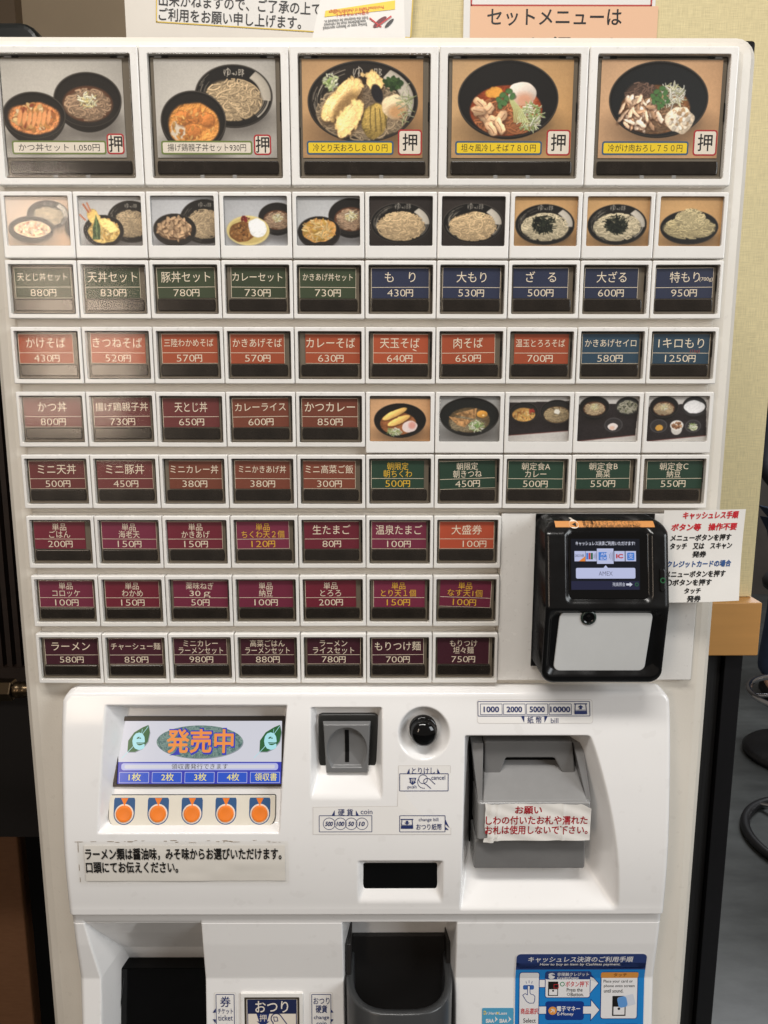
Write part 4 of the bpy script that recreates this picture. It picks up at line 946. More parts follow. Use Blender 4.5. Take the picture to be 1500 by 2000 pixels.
# two side cheeks: wedge from the top (near the floor) down to the lip
def wedge(mbx, quad_top_y, poly_front, m):
    """poly_front: list of (u, v, y) front points -> extruded back to the recess floor"""
    fp = np.array([at(u, v, y) for u, v, y in poly_front]); bp = fp.copy(); bp[:, 1] = Yb
    n = len(fp); F = [list(range(n))] + [[i, i + n, (i + 1) % n + n, (i + 1) % n] for i in range(n)]
    mbx.add(np.concatenate([fp, bp]), F, m)
b = MB(); wedge(b, 0, [(921, 1450, -.002), (921, 1452, -.004), (934, 1566, yl + .003), (942, 1567, yl + .003), (944, 1452, -.004), (944, 1450, -.002)][::-1], M_grey)
b.build('side_cheek', bo); b = MB(); wedge(b, 0, [(1118, 1450, -.002), (1138, 1450, -.002), (1154, 1566, yl + .003), (1147, 1568, yl + .003), (1120, 1452, -.004)][::-1], M_grey)
b.build('side_cheek', bo)
b = MB()      # shutter bridge with a trapezoid notch
ys = -.003
pf = pts_at(ys, (946, 1448), (946, 1516), (975, 1516), (988, 1480), (1083, 1480), (1101, 1515), (1124, 1515), (1118, 1448))
fs = flat_y(Yb)
b.prism(fs, pf, 0, Yb - ys, M_grey, .0012); b.build('shutter', bo)
b = MB()      # sloping tray between the cheeks, running out to the lip
T = [at(944, 1484, .007), at(1122, 1484, .007), at(1148, 1564, yl + .0012), at(943, 1566, yl + .0012)]
bt = [p + np.array((0, 0, -.02)) for p in T]
b.add(np.array(T + bt), [[0, 3, 2, 1], [3, 7, 6, 2], [2, 6, 5, 1], [0, 4, 7, 3]], M_grey2); b.build('note_tray', bo)
b = MB()
pf = pts_at(yl, (934, 1568), (932, 1641), (1152, 1640), (1154, 1567)); b.prism(fs, pf, 0, Yb - yl, M_grey2, .0014); b.build('front_lip', bo)
b = MB(); yk = -.020
pf = pts_at(yk, (927, 1640), (925, 1697), (1142, 1697), (1144, 1640)); b.prism(fs, pf, 0, Yb - yk, M_grey, .0016); b.build('lower_block', bo)

for o in list(bo.children):
    bv = o.modifiers.new('bevel', 'BEVEL'); bv.width = .0014; bv.segments = 3; bv.limit_method = 'ANGLE'; bv.angle_limit = R(35)
# ---- dark window below the labels
mb = MB(); p0 = at(707, 1746, -.0215); p1 = at(856, 1686, -.0215); mb.prism(flat_y(-.0205), rrect(p0[0], p1[0], p0[2], p1[2], .0025), -.001, .0010, M_gloss, .0004); mb.build('receipt_window', machine)

# ---- printed labels on the panel (a shade off the panel, with navy line work)
M_label = mat('label_film', (238, 235, 231), .3); M_edge = mat('label_edge', (200, 194, 188), .4)
def outline(mb, f, p, w, h, m): mb.loops(f, [(p, h), (inset(p, w), h)], m)
def px_rect(u0, v0, u1, v1):
    a = SX(u0, v1); b = SX(u1, v0); return a[0], b[0], a[1], b[1]
def note_icon(mb, cx, cz, w, up):
    h = w * .80; m = M_blueink
    mb.rect(SKIN, cx - w / 2, cx + w / 2, cz + h * .40, cz + h * .5, .0004, m); mb.line(SKIN, [(cx - w * .40, cz + h * .45), (cx - w * .46, cz - h * .45)], w * .06, .0004, m); mb.line(SKIN, [(cx + w * .40, cz + h * .45), (cx + w * .46, cz - h * .45)], w * .06, .0004, m)
    mb.rect(SKIN, cx - w * .46, cx + w * .46, cz - h * .5, cz - h * .18, .0004, m); mb.rect(SKIN, cx - w * .42, cx + w * .42, cz - h * .14, cz - h * .09, .0004, m)
    s = 1 if up else -1; c0 = cz + h * .14
    mb.poly(SKIN, [(cx - w * .09, c0 - s * h * .18), (cx + w * .09, c0 - s * h * .18), (cx + w * .09, c0), (cx + w * .22, c0), (cx, c0 + s * h * .22), (cx - w * .22, c0), (cx - w * .09, c0)][::1 if up else -1], .0005, m)
def horn(mb, x, z, w, h, left):
    q = [(x - w / 2, z), (x + w / 2, z), (x + w / 2, z + h)] if left else [(x - w / 2, z), (x + w / 2, z), (x - w / 2, z + h)]
    mb.poly(SKIN, q, .0004, M_blueink)
mb = MB()   # bill denominations
x0, x1, z0, z1 = px_rect(932, 1366, 1157, 1413); mb.rect(SKIN, x0, x1, z0, z1, .00018, M_edge, .002); mb.rect(SKIN, x0 + .0002, x1 - .0002, z0 + .0002, z1 - .0002, .00022, M_label, .002)
x0, x1, z0, z1 = px_rect(933, 1369, 1152, 1399); outline(mb, SKIN, rrect(x0, x1, z0, z1, .0008), .0005, .0003, M_blueink)
for (u0, u1, t) in ((938, 981, '1000'), (983, 1026, '2000'), (1028, 1070, '5000'), (1072, 1116, '10000')):
    q = px_rect(u0, 1374, u1, 1396); outline(mb, SKIN, rrect(*q, .0003), .0004, .0003, M_blueink)
    mb.text(SKIN, t, (q[0] + q[1]) / 2, (q[2] + q[3]) / 2, (q[1] - q[0]) * (.68 if t != '10000' else .86), (q[3] - q[2]) * .48, M_blueink, em=False, bold=.035, lift=.0004)
n0 = SX(1134, 1384); note_icon(mb, n0[0], n0[1], .0098, True)
for (u, lf) in ((1021, 0), (1066, 1)):
    p = SX(u, 1411); q = SX(u, 1399); mb.poly(SKIN, [(p[0] + (.001 if not lf else -.001), p[1]), (q[0] + (.0012), q[1]), (q[0] - .0012, q[1])], .0004, M_blueink)
p = SX(1044, 1406); mb.text(SKIN, '紙 幣', p[0], p[1], .0108, .0046, M_blueink, lift=.0004, bold=.01)
p = SX(1083, 1407); mb.text(SKIN, 'bill', p[0], p[1], .0056, .0036, M_blueink, em=False, lift=.0004)
mb.build('printed_label', machine)
mb = MB()   # L-shaped label: coins, cancel, change bills
A = [SX(611, 1576), SX(611, 1630), SX(881, 1630), SX(880, 1495), SX(778, 1495), SX(776, 1574)]
mb.poly(SKIN, A, .00018, M_edge); mb.poly(SKIN, inset(A, .0003), .00022, M_label)
q = px_rect(623, 1592, 727, 1625); outline(mb, SKIN, rrect(*q, .0006), .0005, .0003, M_blueink)
for u, t in ((643, '500'), (665, '100'), (686, '50'), (707, '10')):
    p = SX(u, 1608.5); ro = .0047; mb.loops(SKIN, [(circ(*p, ro), .0003), (circ(*p, ro - .0004), .0003)], M_blueink)
    mb.text(SKIN, t, p[0], p[1], .0054 if len(t) == 3 else .0040, .0033, M_blueink, em=False, lift=.0004, bold=.03, shear=.2)
p = SX(675, 1586); mb.text(SKIN, '硬 貨', p[0], p[1], .0112, .0048, M_blueink, lift=.0004, bold=.01); p = SX(716, 1585); mb.text(SKIN, 'coin', p[0], p[1], .0088, .0036, M_blueink, em=False, lift=.0004)
p = SX(651, 1592); horn(mb, p[0], p[1], .0022, .0040, True); p = SX(698, 1592); horn(mb, p[0], p[1], .0022, .0040, False)
q = px_rect(780, 1510, 876, 1545); outline(mb, SKIN, rrect(*q, .0006), .0005, .0003, M_blueink)
p = SX(827, 1505); mb.text(SKIN, 'とりけし', p[0], p[1], .0172, .0050, M_blueink, lift=.0004, bold=.006)
p = SX(797, 1511); horn(mb, p[0], p[1], .0022, .0042, True); p = SX(857, 1511); horn(mb, p[0], p[1], .0022, .0042, False)
p = SX(856, 1518); mb.text(SKIN, 'cancel', p[0], p[1], .0105, .0032, M_blueink, em=False, lift=.0004); p = SX(805, 1537); mb.text(SKIN, 'push', p[0], p[1], .0068, .0032, M_blueink, em=False, lift=.0004)
p = SX(806, 1525); mb.poly(SKIN, [(p[0] - .0027, p[1] + .0024), (p[0] - .0018, p[1] - .0006), (p[0] - .0028, p[1] - .0006), (p[0], p[1] - .0030), (p[0] + .0028, p[1] - .0006), (p[0] + .0018, p[1] - .0006), (p[0] + .0027, p[1] + .0024)], .0003, M_blueink)
mb.text(SKIN, '押', p[0], p[1] + .0004, .0030, .0030, M_label, lift=.0004)
p = SX(829, 1524); mb.loops(SKIN, [(circ(p[0] - .001, p[1] + .001, .0035), .0003), (circ(p[0] - .001, p[1] + .001, .0031), .0003)], M_blueink)
arc = [(p[0] - .0035 + .0046 * math.cos(R(a)) + .003, p[1] - .0012 + .0046 * math.sin(R(a))) for a in range(150, 290, 10)]; mb.line(SKIN, arc, .0004, .0003, M_blueink)
arc2 = [(p[0] + .0028 * math.cos(R(a)) + .0022, p[1] - .0008 + .0024 * math.sin(R(a))) for a in range(60, 260, 14)]; mb.line(SKIN, [(p[0] + .0080, p[1] - .0028), (p[0] + .0036, p[1] + .0014)] + arc2 + [(p[0] + .0048, p[1] - .0060)], .0005, .0003, M_blueink)
q = px_rect(780, 1592, 870, 1625); outline(mb, SKIN, rrect(*q, .0006), .0005, .0003, M_blueink)
p = SX(795, 1608.5); note_icon(mb, p[0], p[1], .0096, False)
p = SX(837, 1601); mb.text(SKIN, 'change bill', p[0], p[1], .0148, .0034, M_blueink, em=False, lift=.0004); p = SX(838, 1614.5); mb.text(SKIN, 'おつり紙幣', p[0], p[1], .0192, .0046, M_blueink, lift=.0004, bold=.01)
p = SX(873, 1610); mb.poly(SKIN, [(p[0] - .0012, p[1] + .0040), (p[0] - .0012, p[1] + .0006), (p[0] + .0020, p[1] - .0028)], .0004, M_blueink); mb.poly(SKIN, [(p[0] - .0012, p[1] - .0018), (p[0] - .0012, p[1] - .0040), (p[0] + .0014, p[1] - .0042)], .0004, M_blueink)
mb.build('printed_label', machine)

# ---- ticket tray (dark mouth)
mb = MB()
pa = at(205, 1891, .0165); pb = at(400, 1891, .0165)
f = flat_y(.0)
mb.box(pa[0], pb[0] + .004, .0165, .029, .90, pa[2], M_deep); tk = mb.build('ticket_tray', machine)
mb = MB(); mb.add(np.array([(pa[0] + .0005, .0160, pa[2] - .0004), (pb[0] + .003, .0160, pa[2] - .0004), (pb[0] + .003, -.004, .905), (pa[0] + .0005, -.004, .905)]), [[0, 3, 2, 1]], M_gloss)
mb.add(np.array([(pa[0] + .016, .0148, pa[2] - .008), (pa[0] + .0164, .0148, pa[2] - .008), (pa[0] + .0120, .0092, pa[2] - .042), (pa[0] + .0112, .0092, pa[2] - .042)]), [[0, 3, 2, 1]], M_dgrey)
mb.build('tray_flap', tk)

# ---- change cup: rounded grey cup standing in its recess
rl = at(686, 1885, .012); zc = 1.075
cxc = (S(668, 1900)[0] + S(892, 1900)[0]) / 2; hwid = .0428
def cup_plan(o):
    """U-shaped plan, o shrinks it inwards"""
    hw_ = hwid - o; yb, yf = .0185, -.050 + o; n = 18; out = [(-hw_, yb)]
    for k in range(n + 1):
        a = math.pi + math.pi * k / n; out.append((hw_ * math.copysign(abs(math.cos(a)) ** .62, math.cos(a)), -.006 + (yf + .006) * -math.sin(a) ** 1 if False else -.004 - (-.004 - yf) * abs(math.sin(a)) ** .8))
    out.append((hw_, yb)); return np.array(out)
mb = MB(); wall = .0055
po = cup_plan(0); pi_ = cup_plan(wall); n = len(po)
def zr(y): return zc + 0 * y
ringsV = [np.stack([cxc + po[:, 0], po[:, 1], np.full(n, .92)], 1), np.stack([cxc + po[:, 0], po[:, 1], zr(po[:, 1]) - .0012], 1), np.stack([cxc + (po * [.99, .985])[:, 0], (po * [.99, .975])[:, 1], zr(po[:, 1])], 1),
          np.stack([cxc + pi_[:, 0], pi_[:, 1], zr(pi_[:, 1]) - .0002], 1), np.stack([cxc + pi_[:, 0] * .99, pi_[:, 1], zr(pi_[:, 1]) - .0016], 1), np.stack([cxc + pi_[:, 0] * .96, pi_[:, 1] * .9, np.full(n, 1.0)], 1)]
F = []
for a in range(len(ringsV) - 1):
    for i in range(n - 1): F.append([a * n + i, a * n + i + 1, (a + 1) * n + i + 1, (a + 1) * n + i])
mb.add(np.concatenate(ringsV), F, M_dgrey, True); k0 = ringsV[-1]; mb.add(k0, [list(range(n))], mat('cup_floor', (34, 32, 31), .4))
cup = mb.build('change_cup', machine)
M_shaft = mat('dark_shaft', (40, 38, 37), .45)
mb = MB(); mb.box(cxc - .0385, cxc + .0385, .0150, .0195, .94, at(700, 1829, .015)[2], M_shaft); mb.box(cxc - .0425, cxc - .0388, -.0100, .0195, .94, at(686, 1818, .005)[2], M_shaft, .0006); mb.box(cxc + .0388, cxc + .0425, .0020, .0195, .94, at(862, 1826, .010)[2], M_shaft, .0006); mb.build('coin_shaft', cup)

# ---- lower controls: ticket label, change button, change coin label
def low_label(u0, u1, v0, lines, arrow):
    mb = MB(); x0, x1, z0, z1 = px_rect(u0, v0, u1, 2060); mb.rect(SKIN, x0 - .0012, x1 + .0012, z0, z1 + .0012, .00018, M_edge, .001); mb.rect(SKIN, x0 - .0010, x1 + .0010, z0, z1 + .0010, .00024, M_label, .001)
    outline(mb, SKIN, rrect(x0, x1, z0, z1, .0008), .0006, .0003, M_blueink)
    for t, v, w, h, bd, e in lines:
        p = SX((u0 + u1) / 2, v); mb.text(SKIN, t, p[0], p[1], w, h, M_blueink, em=e, lift=.0005, bold=bd)
    for v, sgn in ((1977, 1), (1990, -1)):
        p = SX(arrow, v); s = -1 if arrow < u1 - 8 else 1; mb.poly(SKIN, [(p[0] + s * .0018, p[1]), (p[0] - s * .0006, p[1] + sgn * .0036), (p[0] - s * .0006, p[1])], .0004, M_blueink)
    return mb.build('printed_label', machine)
low_label(423, 458, 1941, [('券', 1956, .0082, .0084, .01, True), ('チケット', 1974, .0122, .0046, .006, True), ('ticket', 1987, .0118, .0046, .0, False), ('exit', 2003, .006, .004, 0, False)], 420)
low_label(609, 647, 1941, [('おつり', 1954, .0128, .0058, .006, True), ('硬貨', 1970, .0090, .0060, .02, True), ('change', 1987, .0122, .0040, .008, False), ('coin', 1998, .0080, .0034, .008, False)], 647)
mb = MB(); x0, x1, z0, z1 = px_rect(472, 1937, 592, 2075)
mb.ring(SKIN, rrect(x0, x1, z0, z1, .001), rrect(x0 + .0030, x1 - .0030, z0 + .003, z1 - .0036, .0006), 0, .0016, M_white, .0006, .0005)
mb.ring(SKIN, rrect(x0 + .0030, x1 - .0030, z0 + .003, z1 - .0036, .0006), rrect(x0 + .0046, x1 - .0046, z0 + .0046, z1 - .0052, .0005), 0, .0012, M_backd, .0003, .0003)
chg = mb.build('change_button', machine)
mb = MB(); a0, a1, c0, c1 = x0 + .0046, x1 - .0046, z0 + .0046, z1 - .0052; mb.rect(SKIN, a0, a1, c0, c1, .0006, M_lwht)
outline(mb, SKIN, rrect(a0 + .0006, a1 - .0006, c0, c1 - .0006, .0005), .0006, .0007, M_blueink); mb.rect(SKIN, a0 + .0006, a1 - .0006, c1 - .0125, c1 - .0006, .00072, mat('navy_label', (34, 42, 78), .4))
p = SX(531, 1964); mb.text(SKIN, 'おつり', p[0], p[1] - .0005, .0262, .0098, M_lwht, lift=.0008, bold=.012)
p = SX(514, 1987); k = .0046; mb.poly(SKIN, [(p[0] - 1.2 * k, p[1] + k), (p[0] - .7 * k, p[1] - .6 * k), (p[0] - 1.1 * k, p[1] - .6 * k), (p[0], p[1] - 1.6 * k), (p[0] + 1.1 * k, p[1] - .6 * k), (p[0] + .7 * k, p[1] - .6 * k), (p[0] + 1.2 * k, p[1] + k)], .00072, M_blueink); mb.text(SKIN, '押', p[0], p[1], .0056, .0056, M_lwht, lift=.0008)
p = SX(540, 1988); arc = [(p[0] + .0042 * math.cos(R(a)), p[1] + .0042 * math.sin(R(a))) for a in range(230, 20, -14)]; mb.line(SKIN, [(p[0] - .0020, p[1] - .02)] + arc + [(p[0] + .0150, p[1] - .014)], .0008, .00072, M_blueink); mb.line(SKIN, [(p[0] - .0022, p[1] + .0014), (p[0] + .0006, p[1] + .0012), (p[0] + .0012, p[1] - .0020), (p[0] - .0016, p[1] - .0022), (p[0] - .0022, p[1] + .0014)], .0006, .00073, M_blueink)
mb.build('button_face', chg)

# ================================================================== PAYMENT TERMINAL
TX0, TX1, TZ1, TZ0 = .1252, .2130, 1.4505, 1.3325
term = empty('payment_terminal', (.169, .001, 1.3325), 'black cashless payment terminal with a lit screen mounted on the front of the ticket machine', 'payment terminal')
def tb(name, mbx, parent=term):
    """build in world coordinates, keep the parent's offset"""
    o = mbx.build(name, parent); o.location = -Vector(term.location) if parent is term else (0, 0, 0); return o
ZM = at(1200, 1187, -.041)[2]
def ty(z): return np.interp(z, [TZ0, TZ0 + .004, ZM, TZ1 - .009, TZ1], [-.0345, -.0350, -.0410, -.0300, -.0215])
gx, gz = np.meshgrid(np.linspace(TX0, TX1, 260), np.linspace(TZ1, TZ0, 330)); B_ = ty(gz)
B_ = np.apply_along_axis(lambda q: np.convolve(np.pad(q, 4, 'edge'), np.ones(9) / 9, 'valid'), 0, B_)
yy = B_.copy()
pw = lambda u, v: at(u, v, float(ty(at(u, v, -.036)[2])))
def rec2(yy, l, r, t, b, dep, sl, kc=.004, k=.0008):
    w = smin(smin((gx - l) * sl[0], (r - gx) * sl[1], kc), smin((t - gz) * sl[2], (gz - b) * sl[3], kc), kc); return smax(yy, smin(B_ + w, B_ + dep, .0006), k)
a = pw(1101, 1030); d = pw(1277, 1179); SCRW = (a[0], d[0], d[2], a[2]); yy = rec2(yy, a[0], d[0], a[2], d[2], .0022, (.8, .8, .8, .8))
a = pw(1072, 1192); d = pw(1290, 1320); LOW = (a[0], d[0], d[2], a[2]); yy = rec2(yy, a[0], d[0], a[2], d[2], .0035, (1.1, .6, .9, .8), .006)
rc = .010; ex = np.maximum(rc - (gx - TX0), rc - (TX1 - gx)); ez = np.maximum(rc - (TZ1 - gz), rc - (gz - TZ0)); de = rc - np.sqrt(np.maximum(ex, 0) ** 2 + np.maximum(ez, 0) ** 2); rr = .0045
yy = yy + np.where(de < rr, rr - np.sqrt(np.maximum(rr ** 2 - (rr - np.clip(de, 0, rr)) ** 2, 0)), 0); yy = np.where(de <= .0004, .0012, yy)
o = grid_mesh('terminal_body', gx, yy, gz, [M_black], term, True); o.location = -Vector(term.location)
class TSkin:
    def __init__(s, dep): s.d = dep
    def __call__(s, u, w, h):
        u, w, h = [np.asarray(q, float) for q in (u, w, h)]; u, w, h = np.broadcast_arrays(u, w, h); return np.stack([u, ty(w) + s.d - h, w], -1)
T0 = TSkin(0); T1 = TSkin(.0022); T2 = TSkin(.0035)
mb = MB(); mb.prism(T1, rrect(SCRW[0] + .0028, SCRW[1] - .0028, SCRW[2] + .0026, SCRW[3] - .0026, .003), -.0005, .0007, M_gloss, .0003); glass = tb('screen_glass', mb)
def TP(u, v): p = pw(u, v); return p[0], p[2]
E_dark = mat('terminal_screen_dark', (8, 9, 12), .08, .5, emit=(34, 38, 52), estr=.35); E_pan = mat('terminal_screen_panel', (8, 9, 12), .08, .5, emit=(196, 202, 236), estr=.85); E_bar = mat('terminal_screen_bar', (8, 9, 12), .08, .5, emit=(42, 44, 72), estr=.7)
E_txt = mat('terminal_screen_type', (8, 9, 12), .08, .5, emit=(214, 216, 232), estr=.85); E_gt = mat('terminal_screen_grey_type', (8, 9, 12), .08, .5, emit=(110, 112, 140), estr=.8); E_red = mat('terminal_screen_red', (8, 9, 12), .08, .5, emit=(200, 70, 70), estr=.8); E_blu = mat('terminal_screen_blue', (8, 9, 12), .08, .5, emit=(74, 130, 214), estr=.85); E_grn = mat('terminal_green_ring', (8, 12, 9), .2, .5, emit=(70, 150, 96), estr=.35); E_org = mat('terminal_screen_orange', (8, 9, 12), .08, .5, emit=(236, 140, 60), estr=.85)
mb = MB(); p = TP(1117, 1153); q = TP(1250, 1053); mb.rect(T1, p[0], q[0], p[1], q[1], .0008, E_dark)
p0 = TP(1117, 1153); p1 = TP(1250, 1136); mb.rect(T1, p0[0], p1[0], p0[1], p1[1], .00085, E_bar)
p = TP(1183, 1062); mb.text(T1, 'キャッシュレス決済ご利用いただけます!', p[0], p[1], .0415, .0026, E_txt, lift=.0009, bold=.02)
for u0, u1, v0, v1 in ((1123, 1144, 1077, 1097), (1145, 1166, 1077, 1097), (1167, 1199, 1072, 1102), (1201, 1221, 1077, 1097), (1223, 1243, 1077, 1097)):
    a = TP(u0, v1); d = TP(u1, v0); mb.rect(T1, a[0], d[0], a[1], d[1], .0009, E_pan)
p = TP(1133, 1086); mb.text(T1, 'DISCOVER', p[0], p[1], .0064, .0016, E_gt, em=False, lift=.001, bold=.03); a = TP(1144, 1097); mb.poly(T1, [a, (a[0], a[1] + .0035), (a[0] - .0045, a[1])][::-1], .00095, E_org)
p = TP(1152, 1087); mb.rect(T1, p[0] - .0022, p[0] - .0008, p[1] - .0022, p[1] + .0022, .00095, E_blu); mb.rect(T1, p[0] - .0006, p[0] + .0008, p[1] - .0022, p[1] + .0022, .00095, E_red); mb.rect(T1, p[0] + .0010, p[0] + .0024, p[1] - .0022, p[1] + .0022, .00095, E_grn)
a = TP(1170, 1095); d = TP(1186, 1079); mb.rect(T1, a[0], d[0], a[1], d[1], .00095, E_blu)
p = TP(1180, 1083); mb.text(T1, 'AM', p[0], p[1], .0042, .0018, E_pan, em=False, lift=.001, bold=.03); p = TP(1180, 1091); mb.text(T1, 'EX', p[0], p[1], .0042, .0018, E_pan, em=False, lift=.001, bold=.03)
for uu, kk in ((1190, 1), (1160, .7)):
    p = TP(uu, 1087)
    for j in range(3): mb.line(T1, [(p[0] + (j * .0010 + .0006 * math.cos(R(a))) * kk, p[1] + (.0010 + .0006 * j) * math.sin(R(a)) * kk * 1.6) for a in range(-60, 61, 30)], .0003, .00095, E_gt)
p = TP(1211, 1087); mb.text(T1, 'IC', p[0], p[1], .0050, .0030, E_red, em=False, lift=.001, bold=.05)
a = TP(1226, 1095); d = TP(1240, 1080); mb.rect(T1, a[0], d[0], a[1], d[1], .00095, E_blu, .0008); p = TP(1233, 1087); mb.text(T1, '支', p[0], p[1], .0036, .0036, E_pan, lift=.001)
a = TP(1126, 1131); d = TP(1242, 1110); mb.rect(T1, a[0], d[0], a[1], d[1], .0009, E_pan, .0010); p = TP(1184, 1110); mb.poly(T1, [(p[0] - .0018, p[1] - .0003), (p[0] + .0018, p[1] - .0003), (p[0], p[1] + .0018)], .0009, E_pan)
p = TP(1184, 1121); mb.text(T1, 'AMEX', p[0], p[1], .0098, .0029, E_gt, em=False, lift=.001)
p = TP(1210, 1142.5); mb.text(T1, '残高照会', p[0], p[1], .0088, .0025, E_txt, lift=.001); p = TP(1230, 1142.5); mb.poly(T1, [(p[0] - .0020, p[1] - .0007), (p[0] + .0004, p[1] - .0007), (p[0] + .0004, p[1] - .0016), (p[0] + .0024, p[1]), (p[0] + .0004, p[1] + .0016), (p[0] + .0004, p[1] + .0007), (p[0] - .0020, p[1] + .0007)], .001, E_txt); p = TP(1245, 1142.5); mb.loops(T1, [(circ(*p, .0013), .001), (circ(*p, .0008), .001)], E_grn)
o = mb.build('screen_image', glass)
# lower reader window: a pale translucent plate behind a glossy clear cover, with its round lens
mb = MB(); a = TP(1085, 1313); d = TP(1276, 1197); lp = rrect(a[0], d[0], a[1], d[1], .0045); lp[:, 0] += np.where(lp[:, 1] < (a[1] + d[1]) / 2, -.0012, .0010) * .8
mb.prism(T2, lp, -.0005, .0010, mat('frosted_white_plastic', (206, 207, 206), .07, .8, noise=(12, .06)), .0006); win = tb('reader_window', mb)
mb = MB(); p = TP(1151, 1208); mb.loops(T2, [(circ(*p, .0055), .0010), (circ(*p, .0054), .0017), (circ(*p, .0042), .0020)], mat('dark_green_rubber', (44, 56, 50), .3), True); mb.loops(T2, [(circ(*p, .0042), .0020), (circ(*p, .0034), .0013), (circ(*p, .0030), .0012), (circ(*p, .0012), .0019), (circ(*p, .0001), .0020)], M_gloss, True); mb.build('camera_lens', win)
mb = MB(); a = at(1284, 1152, -.034); d = at(1297, 1109, -.034); mb.prism(T0, rrect(a[0], d[0], a[2], d[2], .0018), -.003, .0014, M_black, .0006); p = (a[0] * .5 + d[0] * .5, a[2] * .5 + d[2] * .5); mb.loops(T0, [(circ(*p, .0019), .00145), (circ(*p, .0012), .00145)], E_grn); tb('side_key', mb)
class GSkin:
    def __call__(s, u, w, h):
        u, w, h = [np.asarray(q, float) for q in (u, w, h)]; u, w, h = np.broadcast_arrays(u, w, h)
        i = np.clip(np.round((u - TX0) / (TX1 - TX0) * 259).astype(int), 0, 259); k = np.clip(np.round((TZ1 - w) / (TZ1 - TZ0) * 329).astype(int), 0, 329)
        return np.stack([u, yy[k, i] - h, w], -1)
GS = GSkin(); M_ostick = mat('orange_sticker', (206, 140, 74), .4); sx0, sx1 = TX0 + .0085, TX1 - .0095; zt0, zt1 = TZ1 - .0048, TZ1 - .0012; L_ = sx1 - sx0; wl = zt1 - zt0
gu, gv = np.meshgrid(np.linspace(sx0, sx1, 60), np.linspace(zt0, zt1, 16)); gu = gu + (gv - zt1) / wl * .0012 * np.sign(.5 - (gu - sx0) / L_) * 0; pv = GS(gu, gv, .0003); o = grid_mesh('orange_sticker', pv[..., 0], pv[..., 1], pv[..., 2], [M_ostick], term, True); o.location = -Vector(term.location)
mb = MB(); mb.poly(GS, circ(sx0 + L_ * .19, zt0 + wl * .5, .0034, .0025), .0005, M_lwht); mb.text(GS, '◀', sx0 + L_ * .19, zt0 + wl * .5, .003, .0026, M_ink, em=False, lift=.0007)
mb.text(GS, '音が鳴るまでタッチしてください。', sx0 + L_ * .57, zt0 + wl * .70, L_ * .58, .0026, M_ink, lift=.0006); mb.text(GS, 'Tap to pay and hold until sound beep.', sx0 + L_ * .57, zt0 + wl * .27, L_ * .58, .0021, M_ink, lift=.0006); mb.build('lettering', o)

# ================================================================== NOTICES AND STICKERS
def taped(mb, fr, x0, x1, z0, z1, h=.0005): mb.rect(fr, x0, x1, z0, z1, h, M_tape)
# instructions sheet beside the terminal
yN = -.017
a = at(1292, 1177, yN); d = at(1459, 997, yN); NW = d[0] - a[0] + .004; NH = d[2] - a[2]
nt_ = empty('paper_notice', (a[0], yN, a[2]), 'white paper notice with red, black and blue writing beside the black payment terminal', 'notice')
fr = Frame((0, 0, 0), (1, 0, 0), (0, 0, 1), (0, -1, 0))
class Bent:
    def __call__(s, u, w, h):
        u, w, h = [np.asarray(q, float) for q in (u, w, h)]; u, w, h = np.broadcast_arrays(u, w, h)
        return np.stack([u - .002, -h + .25 * (u / NW) ** 2 * .02 + .002 * np.sin(w * 40), w], -1)
BT = Bent()
gxn, gzn = np.meshgrid(np.linspace(0, NW, 40), np.linspace(0, NH, 40)); pv = BT(gxn, gzn, 0); o = grid_mesh('sheet', pv[..., 0], pv[..., 1], pv[..., 2], [M_paper], nt_, True)
mb = MB()
L = [('キャッシュレス手順', .57, .943, .68, .074, M_redink2), ('ボタン等　操作不要', .505, .815, .80, .072, M_redink2), ('メニューボタンを押す', .475, .700, .74, .066, M_ink), ('タッチ　又は　スキャン', .485, .610, .76, .066, M_ink), ('発券', .465, .520, .165, .062, M_ink), ('クレジットカードの場合', .475, .415, .79, .066, mat('blue_marker', (44, 84, 142), .5)), ('メニューボタンを押す', .435, .305, .74, .066, M_ink), ('〇ボタンを押す', .355, .215, .56, .064, M_ink), ('タッチ', .405, .125, .20, .060, M_ink), ('発券', .425, .038, .165, .062, M_ink)]
for t, cx, cz, w, h, m in L: mb.text(BT, t, NW * cx, NH * cz, NW * w, NH * h, m, lift=.0002, bold=.046, shear=.10)
mb.build('lettering', nt_)
# ramen note under tape
a0 = SX(162, 1651); a1 = SX(558, 1719); fN = SKIN
o_ = SX(156, 1718); nb = MB(); x0, z1 = a0; x1, z0 = a1
class Off:
    def __init__(s, ox, oz): s.ox, s.oz = ox, oz
    def __call__(s, u, w, h): p = SKIN(np.asarray(u) + s.ox, np.asarray(w) + s.oz, h); return p - np.array((s.ox, float(y0(s.oz)), s.oz))
OF = Off(x0, z0); w_, h_ = x1 - x0, z1 - z0
nb = empty('taped_note', (x0, float(y0(z0)), z0), 'white paper strip with two lines of bold black text taped below the screen', 'note')
def skin_patch(name, ox, oz, xa, xb, za, zb, h, m, parent, n=30, wob=0, seed=1):
    X, Zz = np.meshgrid(np.linspace(xa, xb, n * 2), np.linspace(za, zb, n)); OFx = Off(ox, oz); hh = h + wob * vnoise(X.shape, (4, 9), seed); p = OFx(X, Zz, hh); return grid_mesh(name, p[..., 0], p[..., 1], p[..., 2], [m], parent, True)
skin_patch('paper_strip', x0, z0, .0010, w_, 0, h_, .0004, M_paper, nb, 30, .0004, 3)
mb = MB(); mb.text(OF, 'ラーメン類は醤油味，みそ味からお選びいただけます。', w_ * .497, h_ * .775, w_ * .97, h_ * .30, M_ink, lift=.0011, bold=.030); mb.text(OF, '口頭にてお伝えください。', w_ * .24, h_ * .40, w_ * .455, h_ * .30, M_ink, lift=.0011, bold=.030); mb.build('lettering', nb)
